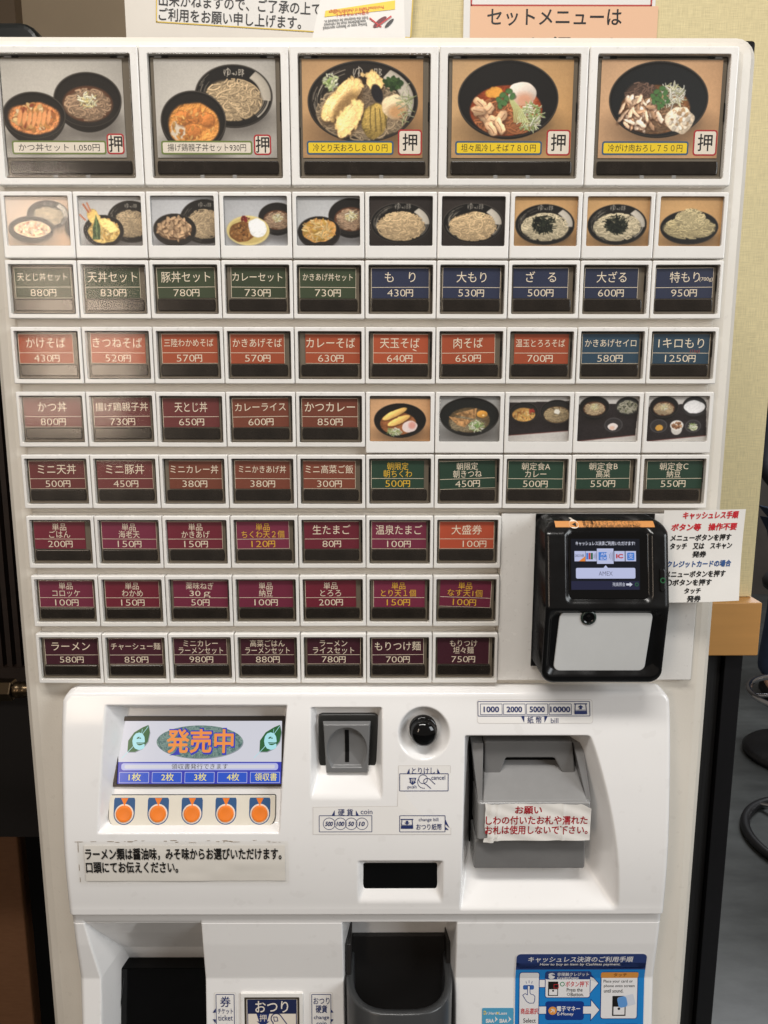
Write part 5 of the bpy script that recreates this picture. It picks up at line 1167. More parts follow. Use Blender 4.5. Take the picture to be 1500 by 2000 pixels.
skin_patch('clear_tape', x0, z0, -.0040, w_ + .0028, -.0012, h_ + .0040, .0013, M_tape, nb, 40, .0007, 8)
mb = MB(); mt = mat('tape_grime', (150, 132, 110), .7)
for k in range(26):
    x = rnd.uniform(-.003, w_); z = h_ + rnd.uniform(.0022, .0040); mb.poly(OF, circ(x, z, rnd.uniform(.0008, .004), rnd.uniform(.0001, .00025), 8), .0003, mt)
for k in range(6): mb.poly(OF, circ(-.0036, rnd.uniform(0, h_), .0002, rnd.uniform(.001, .003), 8), .0003, mt)
mb.build('tape_dirt', nb)
# red lettered sticker on the bill acceptor's lip
pA = at(946, 1642, yl - .0006); pB = at(1155, 1569, yl - .0006); sw_, sh_ = pB[0] - pA[0], pB[2] - pA[2]
stk = empty('torn_sticker', (pA[0], yl - .0003, pA[2]), 'torn and wrinkled white sticker with red lettering stuck on the grey banknote slot', 'sticker')
class Crk:
    def __call__(s, u, w, h):
        u, w, h = [np.asarray(q, float) for q in (u, w, h)]; u, w, h = np.broadcast_arrays(u, w, h); t = u / sw_
        b = .0004 + .0007 * np.exp(-((t - .06) / .03) ** 2) + .0005 * np.exp(-((t - .12) / .02) ** 2) + .0012 * np.clip((t - .90) / .1, 0, 1) * np.clip((w / sh_ - .6) / .4, 0, 1) + .0003 * np.sin(t * 9 + w * 300) ** 2 + .0004 * np.exp(-((t - .74) / .015) ** 2)
        return np.stack([u, -h - b, w], -1)
CK = Crk(); n1, n2 = 110, 40; U_, W_ = np.meshgrid(np.linspace(0, 1, n1), np.linspace(0, 1, n2)); r1 = np.random.RandomState(4)
le = .012 * (vnoise((n2, 1), (7, 1), 5) - .3) + .02 * (W_[:, :1] < .3) - .03 * (W_[:, :1] < .12); te = .03 * vnoise((1, n1), (1, 14), 9) + .10 * np.clip((U_[:1] - .90) / .1, 0, 1); be = .02 * vnoise((1, n1), (1, 10), 2) - .05 * (U_[:1] < .1)
UU = (le + (1 - le) * U_) * sw_; WW = (be + (1 - te - be) * W_) * sh_; pv = CK(UU, WW, 0); grid_mesh('sticker_film', pv[..., 0], pv[..., 1], pv[..., 2], [M_paper], stk, True)
mb = MB(); mb.text(CK, 'お願い', sw_ * .41, sh_ * .83, sw_ * .25, sh_ * .20, M_redink, lift=.00012, bold=.03); mb.text(CK, 'しわの付いたお札や濡れた', sw_ * .49, sh_ * .555, sw_ * .96, sh_ * .215, M_redink, lift=.00012, bold=.025); mb.text(CK, 'お札は使用しないで下さい。', sw_ * .49, sh_ * .295, sw_ * .97, sh_ * .215, M_redink, lift=.00012, bold=.025); mb.build('lettering', stk)
# blue payment guide sticker, folded over the panel's crease
A0 = SX(1008, 1863); A1 = SX(1260, 1863); B0 = SX(1003, 2000)
GX0, GX1 = SX(1006, 1930)[0], SX(1258, 1910)[0]; GZ1 = A0[1]; GZ0 = GZ1 - .112
OG = Off(GX0, GZ0); gw, gh = GX1 - GX0, GZ1 - GZ0
gd = empty('payment_guide_sticker', (GX0, float(y0(GZ0)), GZ0), 'blue cashless payment guide sticker with arrows and icons folded over the panel crease', 'sticker')
M_gblue = mat('guide_blue', (34, 128, 200), .3); M_gnavy = mat('guide_navy', (44, 62, 116), .3); M_gwht = mat('guide_white', (228, 226, 226), .3); M_gor = mat('guide_orange', (222, 150, 70), .3); M_gnav2 = mat('guide_deep_navy', (24, 56, 128), .3); M_gred = mat('guide_red', (196, 48, 56), .3)
mb = MB()
def strips(mb, x0, x1, z0, z1, h, m, r=0):
    """rounded patch cut at the crease so it follows the fold"""
    zc_ = 1.0762 - GZ0
    cuts = [z0] + ([zc_] if z0 < zc_ < z1 else []) + [z1]
    for i in range(len(cuts) - 1):
        p = rrect(x0, x1, z0, z1, r); a_, b2 = cuts[i], cuts[i + 1]; q = [(x, min(max(z, a_), b2)) for x, z in p]; ded = [q[0]]
        for t in q[1:]:
            if abs(t[0] - ded[-1][0]) + abs(t[1] - ded[-1][1]) > 1e-7: ded.append(t)
        mb.poly(OG, ded, h, m)
def gp(u, v): p = SX(u, v); return p[0] - GX0, p[1] - GZ0
strips(mb, -.0006, gw + .0006, 0, gh + .0006, .0003, M_gwht, .004); strips(mb, 0, gw, 0, gh, .00035, M_gblue, .0036)
strips(mb, 0, gw, gp(1100, 1891)[1], gh, .0004, M_gnavy, .0036); mb.rect(OG, 0, gw, gp(1100, 1893)[1], gp(1100, 1880)[1], .0004, M_gnavy)
p = gp(1134, 1873); mb.text(OG, 'キャッシュレス決済のご利用手順', p[0], p[1], .0830, .0052, M_gwht, lift=.0005, bold=.02, shear=.1)
p = gp(1133, 1883); mb.text(OG, 'How to buy an item by Cashless payment.', p[0], p[1], .0640, .0030, M_gwht, lift=.0005, bold=.02, shear=.15, em=False)
mb.build('guide_film', gd)
mb = MB()
def panel(u0, v0, u1, v1, m, r=.0018, h=.00045, edge=True):
    a_ = gp(u0, v1); d_ = gp(u1, v0)
    if edge: strips(mb, a_[0] - .0006, d_[0] + .0006, a_[1] - .0006, d_[1] + .0006, h - .00004, M_gnav2, r + .0005)
    strips(mb, a_[0], d_[0], a_[1], d_[1], h, m, r); return a_, d_
def arrow(u0, u1, v):
    a_ = gp(u0, v); d_ = gp(u1, v); hh = .0030; s_ = .0065
    pts = [(a_[0], a_[1] - hh), (d_[0] - s_, a_[1] - hh), (d_[0] - s_, a_[1] - .0080), (d_[0], a_[1]), (d_[0] - s_, a_[1] + .0080), (d_[0] - s_, a_[1] + hh), (a_[0], a_[1] + hh)]
    mb.poly(OG, inset(pts, -.0006), .00043, M_gnav2); mb.poly(OG, pts, .00047, M_gwht)
arrow(1050, 1168, 1920); arrow(1050, 1170, 1972)
panel(1013, 1899, 1053, 2070, M_gwht, h=.0005)
panel(1065, 1897, 1153, 1947, M_gwht, h=.0005); panel(1065, 1897, 1155, 1912, M_gnavy, .0015, .00055, False)
panel(1173, 1898, 1246, 1988, M_gwht, h=.0005); panel(1173, 1898, 1247, 1909, M_gor, .0012, .00055, False)
panel(1066, 1956, 1139, 1990, M_gnav2, h=.0005); panel(1066, 2000, 1139, 2036, M_gnav2, h=.0005); panel(1180, 2000, 1246, 2040, M_gnavy, h=.0005)
p = gp(1077, 1905); mb.poly(OG, circ(*p, .0030), .00058, M_gwht)
for j in range(3): mb.line(OG, [(p[0] - .001 + .0009 * j + .0005 * math.cos(R(a)), p[1] + (.0008 + .0005 * j) * math.sin(R(a)) * 1.4) for a in range(-60, 61, 30)], .0003, .00062, M_gnavy)
p = gp(1119, 1902); mb.text(OG, '非接触クレジット', p[0], p[1], .0252, .0034, M_gwht, lift=.0006, bold=.02); p = gp(1109, 1909); mb.text(OG, 'Credit/Debit', p[0], p[1], .0172, .0022, M_gwht, lift=.0006, em=False, bold=.02)
p = gp(1211, 1903); mb.text(OG, 'タッチ', p[0], p[1], .0105, .0034, mat('brown_ink', (120, 66, 30), .4), lift=.0006, bold=.02)
p = gp(1127, 1921); mb.text(OG, 'ボタン押下', p[0], p[1], .0186, .0044, M_gred, lift=.0006, bold=.02); p = gp(1098, 1921); mb.loops(OG, [(circ(*p, .0019), .0006), (circ(*p, .0013), .0006)], mat('guide_green', (40, 130, 80), .4))
for t, u, v, w in (('Press the', 1122, 1932, .0126), ('Button.', 1127, 1941, .0104)): p = gp(u, v); mb.text(OG, t, p[0], p[1], w, .0030, M_ink, lift=.0006, em=False, bold=.01)
p = gp(1110, 1941); mb.loops(OG, [(circ(*p, .0012), .0006), (circ(*p, .0009), .0006)], M_ink)
for t, u, v, w in (('Place your card or', 1207, 1916, .0234), ('phone onto screen', 1209, 1925, .0246), ('until sound.', 1198, 1934, .0154)): p = gp(u, v); mb.text(OG, t, p[0], p[1], w, .0030, M_ink, lift=.0006, em=False, bold=.012)
def mini_term(u0, v0, u1, v1):
    a_ = gp(u0, v1); d_ = gp(u1, v0); mb.rect(OG, a_[0], d_[0], a_[1], d_[1], .00058, M_ink, .0003); hh = d_[1] - a_[1]; ww = d_[0] - a_[0]; mb.rect(OG, a_[0] + ww * .1, d_[0] - ww * .08, a_[1] + hh * .06, a_[1] + hh * .46, .0006, M_gwht, .0003); mb.poly(OG, circ(a_[0] + ww * .5, a_[1] + hh * .36, ww * .1), .00062, M_ink)
mini_term(1070, 1916, 1090, 1944); mini_term(1195, 1944, 1222, 1983)
p = gp(1217, 1955); mb.poly(OG, rot_pts(rrect(p[0] - .004, p[0] + .009, p[1] - .004, p[1] + .005, .001), R(15)), .00064, mat('guide_pale', (206, 210, 220), .3)); mb.poly(OG, rot_pts(rrect(p[0] - .0045, p[0] + .003, p[1] - .0048, p[1] + .0042, .0025), R(12)), .00066, mat('guide_light_blue', (96, 150, 210), .3))
a_ = gp(1081, 1929); d_ = gp(1091, 1921); outline(mb, OG, rrect(a_[0], d_[0], a_[1], d_[1], .0003), .0004, .0007, M_gred)
p = gp(1034, 1974); mb.text(OG, '商品選択', p[0], p[1], .0142, .0046, M_gred, lift=.0006, bold=.02); p = gp(1034, 1992); mb.text(OG, 'Select', p[0], p[1], .0100, .0036, M_ink, lift=.0006, em=False, bold=.01)
p = gp(1033, 1928); mb.rect(OG, p[0] - .0048, p[0] + .0040, p[1] - .0016, p[1] + .0022, .00056, mat('guide_mid_blue', (60, 100, 170), .3), .0012)
hand = [(-.0012, .0012), (-.0012, -.0060), (-.0030, -.0048), (-.0050, -.0062), (-.0020, -.0112), (.0004, -.0128), (.0038, -.0128), (.0046, -.0110), (.0048, -.0072), (.0034, -.0058), (.0016, -.0054), (.0008, -.0040), (.0008, .0012), (-.0002, .0020)]
mb.poly(OG, [(p[0] + a, p[1] + b) for a, b in hand], .0006, M_gwht); mb.line(OG, [(p[0] + a, p[1] + b) for a, b in hand + hand[:1]], .0005, .00064, M_gnav2)
for a in (60, 90, 120): mb.line(OG, [(p[0] + .004 * math.cos(R(a)), p[1] + .0005 + .0035 * math.sin(R(a))), (p[0] + .005 * math.cos(R(a)), p[1] + .0005 + .0055 * math.sin(R(a)))], .0004, .0006, M_gnav2)
p = gp(1079, 1973); mb.poly(OG, circ(*p, .0034), .00058, M_gor); mb.line(OG, [(p[0] - .0014, p[1] - .0012), (p[0] + .0012, p[1] + .0012), (p[0] - .0010, p[1] + .0012)], .0006, .0006, M_gwht); mb.line(OG, [(p[0] + .0012, p[1] + .0012), (p[0] + .0012, p[1] - .0012)], .0006, .0006, M_gwht)
p = gp(1110, 1969); mb.text(OG, '電子マネー', p[0], p[1], .0186, .0040, M_gwht, lift=.0006, bold=.03); p = gp(1104, 1980); mb.text(OG, 'E-Money', p[0], p[1], .0128, .0030, M_gwht, lift=.0006, em=False, bold=.02)
mb.build('guide_print', gd)
# small antibacterial sticker
a_ = SX(941, 2030); d_ = SX(1003, 1968); OFS = Off(a_[0], a_[1]); w2, h2 = d_[0] - a_[0], d_[1] - a_[1]
sm_ = empty('antibacterial_sticker', (a_[0], float(y0(a_[1])), a_[1]), 'small pale blue antibacterial coating sticker at the left of the blue payment guide', 'sticker')
mb = MB(); mb.rect(OFS, 0, w2, 0, h2, .0003, mat('sky_blue_print', (84, 160, 196), .3), .0008); k = h2 / 62
mb.text(OFS, 'D', w2 * .09, h2 - 9 * k, w2 * .07, 7 * k, M_lyel, em=False, lift=.0004, bold=.03); mb.text(OFS, 'r.Hard', w2 * .30, h2 - 10 * k, w2 * .32, 5 * k, M_gwht, em=False, lift=.0004, bold=.03); mb.text(OFS, 'o', w2 * .49, h2 - 10 * k, w2 * .05, 4.5 * k, M_lyel, em=False, lift=.0004, bold=.05); mb.text(OFS, 'Lass', w2 * .66, h2 - 10 * k, w2 * .26, 5 * k, M_gwht, em=False, lift=.0004, bold=.03)
for q in (.25, .68):
    mb.text(OFS, 'SIAA', w2 * q, h2 - 25 * k, w2 * .26, 8 * k, M_gwht, em=False, lift=.0004, bold=.05); c0 = (w2 * (q + .19), h2 - 22 * k); mb.poly(OFS, [(c0[0] - 3 * k, c0[1] - 6 * k), (c0[0] + 3.5 * k, c0[1]), (c0[0] - 2 * k, c0[1] + 6 * k), (c0[0] - .5 * k, c0[1])], .0004, M_gwht)
mb.build('sticker_film', sm_)

# ================================================================== WALL, POSTERS AND THINGS BEHIND
def woven(name, rgb, scale=1.0):
    m = bpy.data.materials.new(name); m.use_nodes = True; nt = m.node_tree; p = nt.nodes['Principled BSDF']; p.inputs['Roughness'].default_value = .75
    tc = nt.nodes.new('ShaderNodeTexCoord'); out = []
    for sc in ((45, 1, 900), (900, 1, 45)):
        mp = nt.nodes.new('ShaderNodeMapping'); mp.inputs['Scale'].default_value = [q * scale for q in sc]; n = nt.nodes.new('ShaderNodeTexNoise'); n.inputs['Scale'].default_value = 1; n.inputs['Detail'].default_value = 3
        nt.links.new(tc.outputs['Object'], mp.inputs[0]); nt.links.new(mp.outputs[0], n.inputs['Vector']); out.append(n)
    ad = nt.nodes.new('ShaderNodeMath'); ad.operation = 'ADD'; nt.links.new(out[0].outputs[0], ad.inputs[0]); nt.links.new(out[1].outputs[0], ad.inputs[1])
    hf = nt.nodes.new('ShaderNodeMath'); hf.operation = 'MULTIPLY'; hf.inputs[1].default_value = .5; nt.links.new(ad.outputs[0], hf.inputs[0])
    cr = nt.nodes.new('ShaderNodeValToRGB'); l = lin(rgb); cr.color_ramp.elements[0].position = .36; cr.color_ramp.elements[1].position = .66
    cr.color_ramp.elements[0].color = (*(l * .84), 1); cr.color_ramp.elements[1].color = (*np.minimum(l * 1.16, 1), 1)
    nt.links.new(hf.outputs[0], cr.inputs[0]); nt.links.new(cr.outputs[0], p.inputs['Base Color'])
    b = nt.nodes.new('ShaderNodeBump'); b.inputs['Strength'].default_value = .35; b.inputs['Distance'].default_value = .0006; nt.links.new(hf.outputs[0], b.inputs['Height']); nt.links.new(b.outputs[0], p.inputs['Normal'])
    return m
YW = .345
pw_ = empty('partition_wall', (.25, YW, 0), 'partition behind the machine with yellow woven wallpaper above an orange wood ledge and black boards', 'partition wall')
WX1 = .461
def pb(name, m, x0, x1, y0_, y1, z0, z1, bev=.001):
    b = MB(); b.box(x0 - .25, x1 - .25, y0_ - YW, y1 - YW, z0, z1, m, bev); return b.build(name, pw_)
ZLED = at(1470, 1175, .325)[2]; ZLB = at(1470, 1281, .322)[2]
pb('wallpaper_panel', woven('yellow_woven_wallpaper', (224, 208, 160), 1.5), -.10, WX1, YW, YW + .09, ZLED, 2.6)
pb('ledge', mat('orange_wood', (202, 148, 84), .45, noise=(6, .06, (1, 1, 14))), -.10, .4635, .322, YW + .115, ZLB, ZLED - .0005, .0015)
pb('lower_boards', mat('black_wood', (34, 33, 33), .5, noise=(5, .55, (60, 60, 1.2)), bump=(4, .5, (90, 90, 1.5))), -.10, .4325, YW + .004, YW + .08, 0, ZLB)
pb('corner_post', mat('black_lacquer', (24, 23, 25), .32, noise=(5, .2)), .4330, .4555, YW - .004, YW + .085, 0, ZLB, .0015)
# orange set-menu poster
def poster_frame(u0, v0, u1, v1, y):
    a_ = at(u0, v1, y); d_ = at(u1, v0, y); return a_, d_[0] - a_[0], d_[2] - a_[2]
a_, w2, h2 = poster_frame(904, -220, 1293, 110, YW - .002)
po = empty('menu_poster', tuple(a_), 'orange and white set menu poster with a red border on the yellow wall', 'poster')
f = Frame((0, 0, 0), (1, 0, 0), (0, 0, 1), (0, -1, 0)); mb = MB(); mb.prism(f, rrect(0, w2, 0, h2, .0002), -.0015, 0, M_paper, back=True); mb.build('sheet', po)
def lp(u, v): p = at(u, v, YW - .0022); return p[0] - a_[0], p[2] - a_[2]
mb = MB(); q0 = lp(917, 110); q1 = lp(1286, 12); mb.rect(f, q0[0], q1[0], q0[1] + .001, q1[1], .0003, mat('salmon_print', (238, 192, 156), .6)); q2 = lp(919, 12); q3 = lp(1285, -200); outline(mb, f, rrect(q2[0], q3[0], q2[1], q3[1], .0002), .0016, .0004, mat('poster_red', (190, 74, 64), .6))
p = lp(1083, 33.5); ql = lp(952, 33)[0]; qr = lp(1214, 33)[0]; mb.text(f, 'セットメニューは', p[0], p[1], qr - ql, .0165, M_ink, lift=.0005, bold=.014)
for t, u in (('も', 1010), ('カ', 1050), ('レ', 1090), ('ー', 1130), ('か', 1108)):
    pass
p = lp(1120, 72); mb.text(f, 'お得です', p[0], p[1] - .012, .10, .022, M_ink, lift=.0005, bold=.014); mb.build('print', po)
# laminated no-refund sheet
a_ = at(250, 140, .335); d_ = at(800, -200, .335); w2, h2 = d_[0] - a_[0], d_[2] - a_[2]
la = empty('laminated_notice', tuple(a_), 'white laminated notice in black writing with a thin yellow border behind the machine top', 'notice')
mb = MB(); mb.prism(f, rrect(0, w2, 0, h2, .0005), -.003, 0, mat('pale_board', (226, 218, 206), .45, noise=(12, .04)), .0005, back=True); mb.build('board', la)
def lq(u, v): p = at(u, v, .335); return p[0] - a_[0], p[2] - a_[2]
mb = MB(); rt = R(-3.2); g0 = lq(305, 44); fr2 = Frame((g0[0], 0, g0[1]), (math.cos(rt), 0, math.sin(rt)), (-math.sin(rt), 0, math.cos(rt)), (0, -1, 0)); mw = .27
mb.rect(fr2, 0, mw, 0, .15, .0004, M_paper); outline(mb, fr2, rrect(0, mw, 0, .15, .0003), .0012, .0006, mat('yellow_line', (222, 190, 80), .5))
for t, z, w in (('ご利用をお願い申し上げます。', .0080, .150), ('出来かねますので、ご了承の上での', .0222, .182), ('券売機は現金でのご返金が', .0366, .160)): mb.text(fr2, t, .003, z, w, .0118, M_ink, lift=.0008, bold=.014, align='l')
mb.build('print', la)
# folded leaflet standing on the machine
yL = .20
a_ = at(610, 66, yL); d_ = at(792, -60, yL); w2, h2 = d_[0] - a_[0], d_[2] - a_[2]
le_ = empty('folded_leaflet', (a_[0], yL, 1.7815), 'folded white leaflet with a yellow strip standing upside down on the machine top', 'leaflet')
zb = 1.7815 - 0.0
def lk(u, v, y=yL): p = at(u, v, y); return p[0] - a_[0], p[2] - zb
fl = Frame((0, 0, 0), (1, 0, 0), (0, .12, .993), (0, -.993, .12))
q = [lk(608, 66), lk(792, 66), lk(788, -60), lk(632, -60)]; q = [(x, max(z, .0)) for x, z in q]
mb = MB(); mb.prism(fl, q, -.0006, 0, M_paper, back=True); mb.build('back_sheet', le_)
mb = MB(); s0 = lk(631, 21); s1 = lk(634, 8); s2 = lk(784, -18); s3 = lk(770, 7)
mb.poly(fl, [lk(632, 21), lk(772, 5), lk(772, -14), lk(634, 8)], .0004, mat('leaflet_yellow', (242, 206, 60), .5))
rt2 = math.pi - R(-4.5) * -1 + R(9)
rt2 = math.pi + R(5.5)
for t, u, v, w, h, m in (('Prohibited items in checked baggage', 695, 5, .050, .0036, mat('leaflet_red', (206, 84, 40), .5)), ('お預かりできません。', 685, 13, .032, .0048, mat('leaflet_red', (206, 84, 40), .5)), ('from the body/can be checked in.', 675, 26, .040, .0036, M_ink), ('type/Batteries must be removed', 673, 33, .038, .0036, M_ink), ('Socket type or Battery operated', 673, 40, .040, .0036, M_ink)):
    p = lk(u, v); mb.text(fl, t, p[0], p[1], w, h, m, lift=.0006, rot=rt2, em=False, bold=.01)
p = lk(742, 32); mr = mat('leaflet_red2', (196, 50, 50), .5); mb.poly(fl, rot_pts(circ(p[0], p[1], .0075, .0024), R(38)), .0006, mat('leaflet_maroon', (110, 40, 46), .5)); mb.poly(fl, rot_pts(circ(p[0] + .0085, p[1] - .001, .0055, .0015), R(45)), .0006, M_ink); mb.line(fl, [lk(722, 24), lk(744, 42)], .0012, .0008, mr); mb.line(fl, [lk(764, 20), lk(736, 42)], .0012, .0008, mr); mb.build('print', le_)
n1 = 30; tt = np.linspace(0, 1, n1); x_a = lk(603, 61, yL - .03)[0]; x_b = lk(764, 61, yL - .03)[0]
Xc, Tc = np.meshgrid(np.linspace(0, 1, n1), np.linspace(0, 1, 12)); hump = .0012 + .0105 * np.sin(np.clip(Xc * 1.02, 0, 1) ** .8 * math.pi) ** .8 * (1 - .0 * Xc)
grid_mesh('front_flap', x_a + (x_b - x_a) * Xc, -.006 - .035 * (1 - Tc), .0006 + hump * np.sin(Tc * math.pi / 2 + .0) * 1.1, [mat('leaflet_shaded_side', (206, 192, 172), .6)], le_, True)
# beige wall further back on the left
bw_ = MB(); bw_.box(-2.4, .6, 1.5, 1.6, 0, 2.9, mat('beige_plaster', (206, 184, 154), .7, noise=(3, .06), bump=(80, .1))); tag(bw_.build('beige_wall'), 'plain beige plaster wall at the back behind the left of the machine', 'wall')
# dark slatted screen on the left
p = at(-8, 700, .62); q = at(34, 1480, .62)
sc_ = empty('slatted_screen', (-.66, .62, .78), 'dark brown slatted screen standing behind the left edge of the machine', 'screen')
mb = MB(); M_dkw = mat('dark_brown_wood', (36, 24, 17), .5, noise=(6, .25, (1, 1, 10)))
mb.box(-.30, .16, .015, .03, 0, .80, mat('very_dark_wood', (18, 12, 9), .6))
for k in range(30): mb.box(-.29 + k * .0150, -.282 + k * .0150, 0, .015, .31 if k % 1 == 0 else 0, .79, M_dkw)
mb.box(-.30, .16, -.004, .015, .26, .31, M_dkw); mb.build('slats', sc_)
# brass pipe union
pc = at(12, 1347, .42); pf = empty('pipe_fitting', tuple(pc), 'brass hexagonal pipe nut in the dark gap at the left edge', 'pipe fitting')
fx = Frame((0, 0, 0), (0, 1, 0), (0, 0, 1), (1, 0, 0)); M_brass = mat('tarnished_brass', (92, 78, 60), .3, metal=1)
b = MB(); hexp = [(.015 * math.cos(R(60 * k)), .015 * math.sin(R(60 * k))) for k in range(6)]; b.prism(fx, hexp, -.016, .012, M_brass, .003, back=True); b.build('hex_nut', pf)
b = MB(); b.loops(fx, [(circ(0, 0, .009), -.12), (circ(0, 0, .009), -.016)], M_brass, True); b.loops(fx, [(circ(0, 0, .0105), .012), (circ(0, 0, .0115), .018), (circ(0, 0, .0095), .021), (circ(0, 0, .0115), .024), (circ(0, 0, .0095), .028), (circ(0, 0, .009), .09)], M_brass, True); b.build('pipe', pf)
# wooden cabinet at the lower left
cb = empty('wood_cabinet', (-.9, .9, 0), 'low brown wood cabinet with a linen grain front at the lower left', 'cabinet')
M_bw = mat('brown_linen_wood', (140, 98, 68), .5, noise=(40, .10, (1, 1, 5)), bump=(300, .1)); zt_ = at(10, 1522, .88)[2]; xr_ = at(24, 1540, .88)[0]
b = MB(); b.box(-.9, xr_ + .9, -.02, .5, 0, zt_ - .002, M_bw, .004); b.build('body', cb); b = MB(); b.box(-.9, xr_ + .905, -.022, .5, zt_ - .0018, zt_ + .016, mat('brown_top', (122, 82, 54), .4, noise=(20, .1, (6, 1, 1))), .004); b.build('top', cb)
# added black block standing in for the shade in the gap
dk = MB(); dk.box(xr_ + .012, -.10, .89, .95, 0, .775, M_deep); tag(dk.build('gap_shade_block'), 'added black block standing in for shade in the gap between the wood cabinet and the machine', 'shade block')
# black rounded case and woven grille at the upper left
c0 = at(82, 66, .55); bc = MB(); fb = Frame((c0[0] - .10, .55, 0), (1, 0, 0), (0, 0, 1), (0, -1, 0)); zt2 = at(40, 41, .55)[2]
bc.prism(fb, rrect(-.10, .098, 1.60, zt2, .028), -.10, 0, mat('black_rubber', (20, 24, 22), .35), .008, smooth=False, back=True); tag(bc.build('black_case'), 'black round-shouldered case showing above the machine at upper left', 'case')
g1 = at(30, 30, 1.0); gm = MB(); gm.box(g1[0] - .6, g1[0], 1.0, 1.03, 1.2, 2.4, mat('ribbed_bronze', (96, 78, 56), .5)); M_rib = mat('dark_bronze_rib', (44, 34, 26), .5)
for k in range(60): gm.add(np.array([(g1[0] - .6 + .0, .998, 1.75 + k * .010), (g1[0] - .0005, .998, 1.75 + k * .010 - .34), (g1[0] - .0005, .998, 1.754 + k * .010 - .34), (g1[0] - .6, .998, 1.754 + k * .010)]), [[0, 1, 2, 3]], M_rib)
tag(gm.build('ribbed_panel'), 'bronze panel with fine slanted ribs at the top left corner', 'panel')

# ---- floor and the room on the right
fl_ = MB(); fl_.add(np.array([(-6, -5, 0), (7, -5, 0), (7, 8, 0), (-6, 8, 0)]), [[0, 1, 2, 3]], mat('grey_slate_floor', (70, 72, 71), .33, noise=(5, .30, (1, 2.4, 1)), bump=(9, .5))); tag(fl_.build('floor'), kind='structure')
fw = MB(); fw.box(-.5, 6, 4.8, 4.9, 0, 3, mat('dim_wall', (70, 64, 58), .7, noise=(2, .3))); tag(fw.build('back_wall'), 'dim far wall of the dining room on the right', 'wall')
# stools
def tube(mb, pts, r, m, closed=False, n=10):
    p = np.array(pts, float); k = len(p); V = []
    for i in range(k):
        t = (p[(i + 1) % k] - p[i - 1]) if closed else (p[min(i + 1, k - 1)] - p[max(i - 1, 0)]); t /= np.linalg.norm(t) + 1e-12
        a = np.cross(t, (0, 0, 1)) if abs(t[2]) < .9 else np.cross(t, (1, 0, 0)); a /= np.linalg.norm(a); b = np.cross(t, a)
        V.append([p[i] + r * (a * math.cos(2 * math.pi * j / n) + b * math.sin(2 * math.pi * j / n)) for j in range(n)])
    F = []
    for i in range(k - (0 if closed else 1)):
        for j in range(n): F.append([i * n + j, i * n + (j + 1) % n, ((i + 1) % k) * n + (j + 1) % n, ((i + 1) % k) * n + j])
    mb.add(np.array(V).reshape(-1, 3), F, m, True)
M_chrome = mat('chrome', (200, 200, 202), .15, metal=1); M_blk = mat('black_vinyl', (20, 20, 22), .4)
def lathe(mb, prof, m, n=40): mb.loops(Frame((0, 0, 0), (1, 0, 0), (0, 1, 0), (0, 0, 1)), [(circ(0, 0, max(r, 1e-4), n=n), h) for r, h in prof], m, True)
def stool(loc, ring_base, label):
    s = empty('bar_stool', loc, label, 'stool', 'stools in the dining room')
    b = MB(); lathe(b, [(.0, .70), (.14, .70), (.18, .715), (.185, .74), (.17, .765), (.10, .775), (.0, .775)], M_blk); b.build('seat', s)
    b = MB(); lathe(b, [(.024, .02), (.024, .70)], M_chrome, 20); b.build('column', s)
    b = MB()
    if ring_base:
        tube(b, [(.25 * math.cos(a), .25 * math.sin(a), .016) for a in np.linspace(0, 2 * math.pi, 60)[:-1]], .016, M_blk, True)
        for q in (0, 120, 240): tube(b, [(.02 * math.cos(R(q)), .02 * math.sin(R(q)), .10), (.25 * math.cos(R(q)), .25 * math.sin(R(q)), .016)], .010, M_chrome)
        b.build('base_ring', s)
    else:
        lathe(b, [(.0, 0), (.20, 0), (.205, .02), (.19, .034), (.06, .05), (.024, .09)], M_blk); b.build('base', s)
        b = MB(); tube(b, [(.20 * math.cos(a), .20 * math.sin(a), .27) for a in np.linspace(0, 2 * math.pi, 48)[:-1]], .013, M_chrome, True); tube(b, [(-.2, 0, .27), (.2, 0, .27)], .009, M_chrome); b.build('foot_ring', s)
p = atz(1463, 1640, .016); stool((p[0] + .262, p[1], 0), True, 'nearer stool with a black tube ring for a base at the lower right edge')
p = atz(1457, 1465, .02); stool((p[0] + .20, p[1] - .02, 0), False, 'farther stool with a chrome foot ring and black disc base beside the post')
# seated person at the right edge
pe = empty('person', (1.0, 3.0, 0), 'person in black jacket and blue jeans half hidden beyond the wall edge', 'person')
def skin_body(name, joints, edges, m, parent, sub=2):
    me = bpy.data.meshes.new(name); me.from_pydata([j[:3] for j in joints], edges, []); o = bpy.data.objects.new(name, me); COL.objects.link(o)
    o.modifiers.new('s', 'SKIN'); o.modifiers.new('d', 'SUBSURF').levels = sub
    sv = me.skin_vertices[0].data
    for i, j in enumerate(joints): sv[i].radius = (j[3], j[4] if len(j) > 4 else j[3])
    sv[0].use_root = True
    dg = bpy.context.evaluated_depsgraph_get(); dg.update(); n = bpy.data.meshes.new_from_object(o.evaluated_get(dg)); bpy.data.objects.remove(o)
    n.materials.clear(); n.materials.append(m)
    for q in n.polygons: q.use_smooth = True
    o = bpy.data.objects.new(name, n); COL.objects.link(o); o.parent = parent; return o
M_skin = mat('skin', (206, 160, 132), .5); M_jk = mat('black_navy_jacket', (24, 25, 34), .6, noise=(9, .35), bump=(14, .8)); M_jn = mat('blue_denim', (52, 66, 92), .7, noise=(8, .3), bump=(18, .6)); M_sh = mat('black_shoe', (14, 14, 15), .4)
pp = at(1470, 1000, 3.0); pe.location = (pp[0] + .30, 3.0, 0)
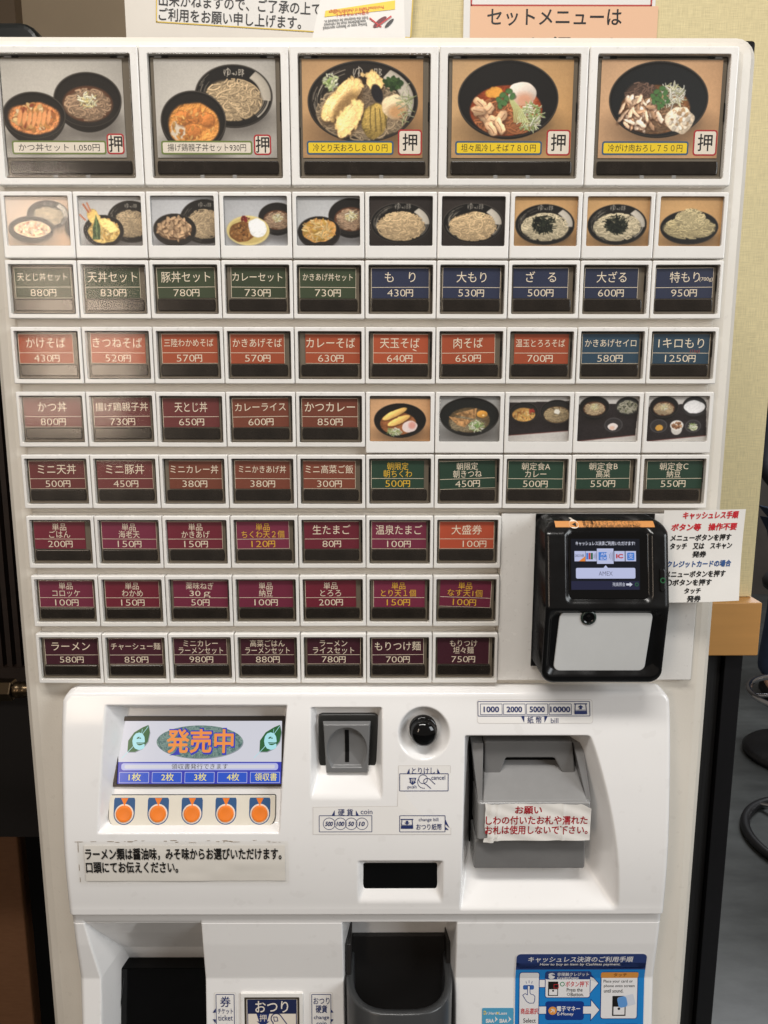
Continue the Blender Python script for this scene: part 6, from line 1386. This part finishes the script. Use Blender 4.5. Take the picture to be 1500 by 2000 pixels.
J = [(0, 0, .95, .15, .11), (0, 0, 1.12, .14, .10), (0, 0, 1.32, .17, .11), (0, 0, 1.44, .10, .08), (0, -.01, 1.52, .055, .055), (0, -.02, 1.60, .085, .10), (0, -.02, 1.68, .08, .095), (0, -.02, 1.73, .05, .06),
     (-.20, 0, 1.40, .06), (-.26, -.03, 1.15, .045), (-.20, -.22, .99, .034), (-.16, -.30, 1.0, .03), (.20, 0, 1.40, .06), (.26, -.03, 1.15, .045), (.20, -.22, .99, .034), (.16, -.30, 1.0, .03),
     (-.10, 0, .88, .095), (-.13, -.06, .50, .062), (-.14, .02, .10, .042), (-.15, -.12, .05, .035), (.10, 0, .88, .095), (.13, -.06, .50, .062), (.14, .02, .10, .042), (.15, -.12, .05, .035)]
Ed = [(0, 1), (1, 2), (2, 3), (3, 4), (4, 5), (5, 6), (6, 7), (3, 8), (8, 9), (9, 10), (10, 11), (3, 12), (12, 13), (13, 14), (14, 15), (0, 16), (16, 17), (17, 18), (18, 19), (0, 20), (20, 21), (21, 22), (22, 23)]
skin_body('body', J, Ed, M_skin, pe)
JJ = [(0, 0, .90, .18, .14), (0, 0, 1.12, .17, .125), (0, 0, 1.32, .20, .135), (0, 0, 1.45, .115, .095), (-.21, 0, 1.40, .078), (-.27, -.03, 1.15, .062), (-.20, -.22, .99, .048), (.21, 0, 1.40, .078), (.27, -.03, 1.15, .062), (.20, -.22, .99, .048)]
skin_body('jacket', JJ, [(0, 1), (1, 2), (2, 3), (2, 4), (4, 5), (5, 6), (2, 7), (7, 8), (8, 9)], M_jk, pe)
TT = [(0, 0, .93, .165, .13), (-.10, 0, .84, .115), (-.13, -.06, .50, .085), (-.14, .02, .09, .07), (.10, 0, .84, .115), (.13, -.06, .50, .085), (.14, .02, .09, .07)]
skin_body('trousers', TT, [(0, 1), (1, 2), (2, 3), (0, 4), (4, 5), (5, 6)], M_jn, pe)
for sx in (-1, 1): skin_body('shoe', [(sx * .14, .06, .045, .045, .045), (sx * .145, -.04, .045, .05, .042), (sx * .15, -.15, .038, .045, .034)], [(0, 1), (1, 2)], M_sh, pe)
skin_body('hair', [(0, .02, 1.62, .09, .09), (0, .01, 1.70, .095, .10), (0, 0, 1.745, .06, .07)], [(0, 1), (1, 2)], mat('black_hair', (16, 14, 13), .5), pe)
bpy.context.view_layer.update()
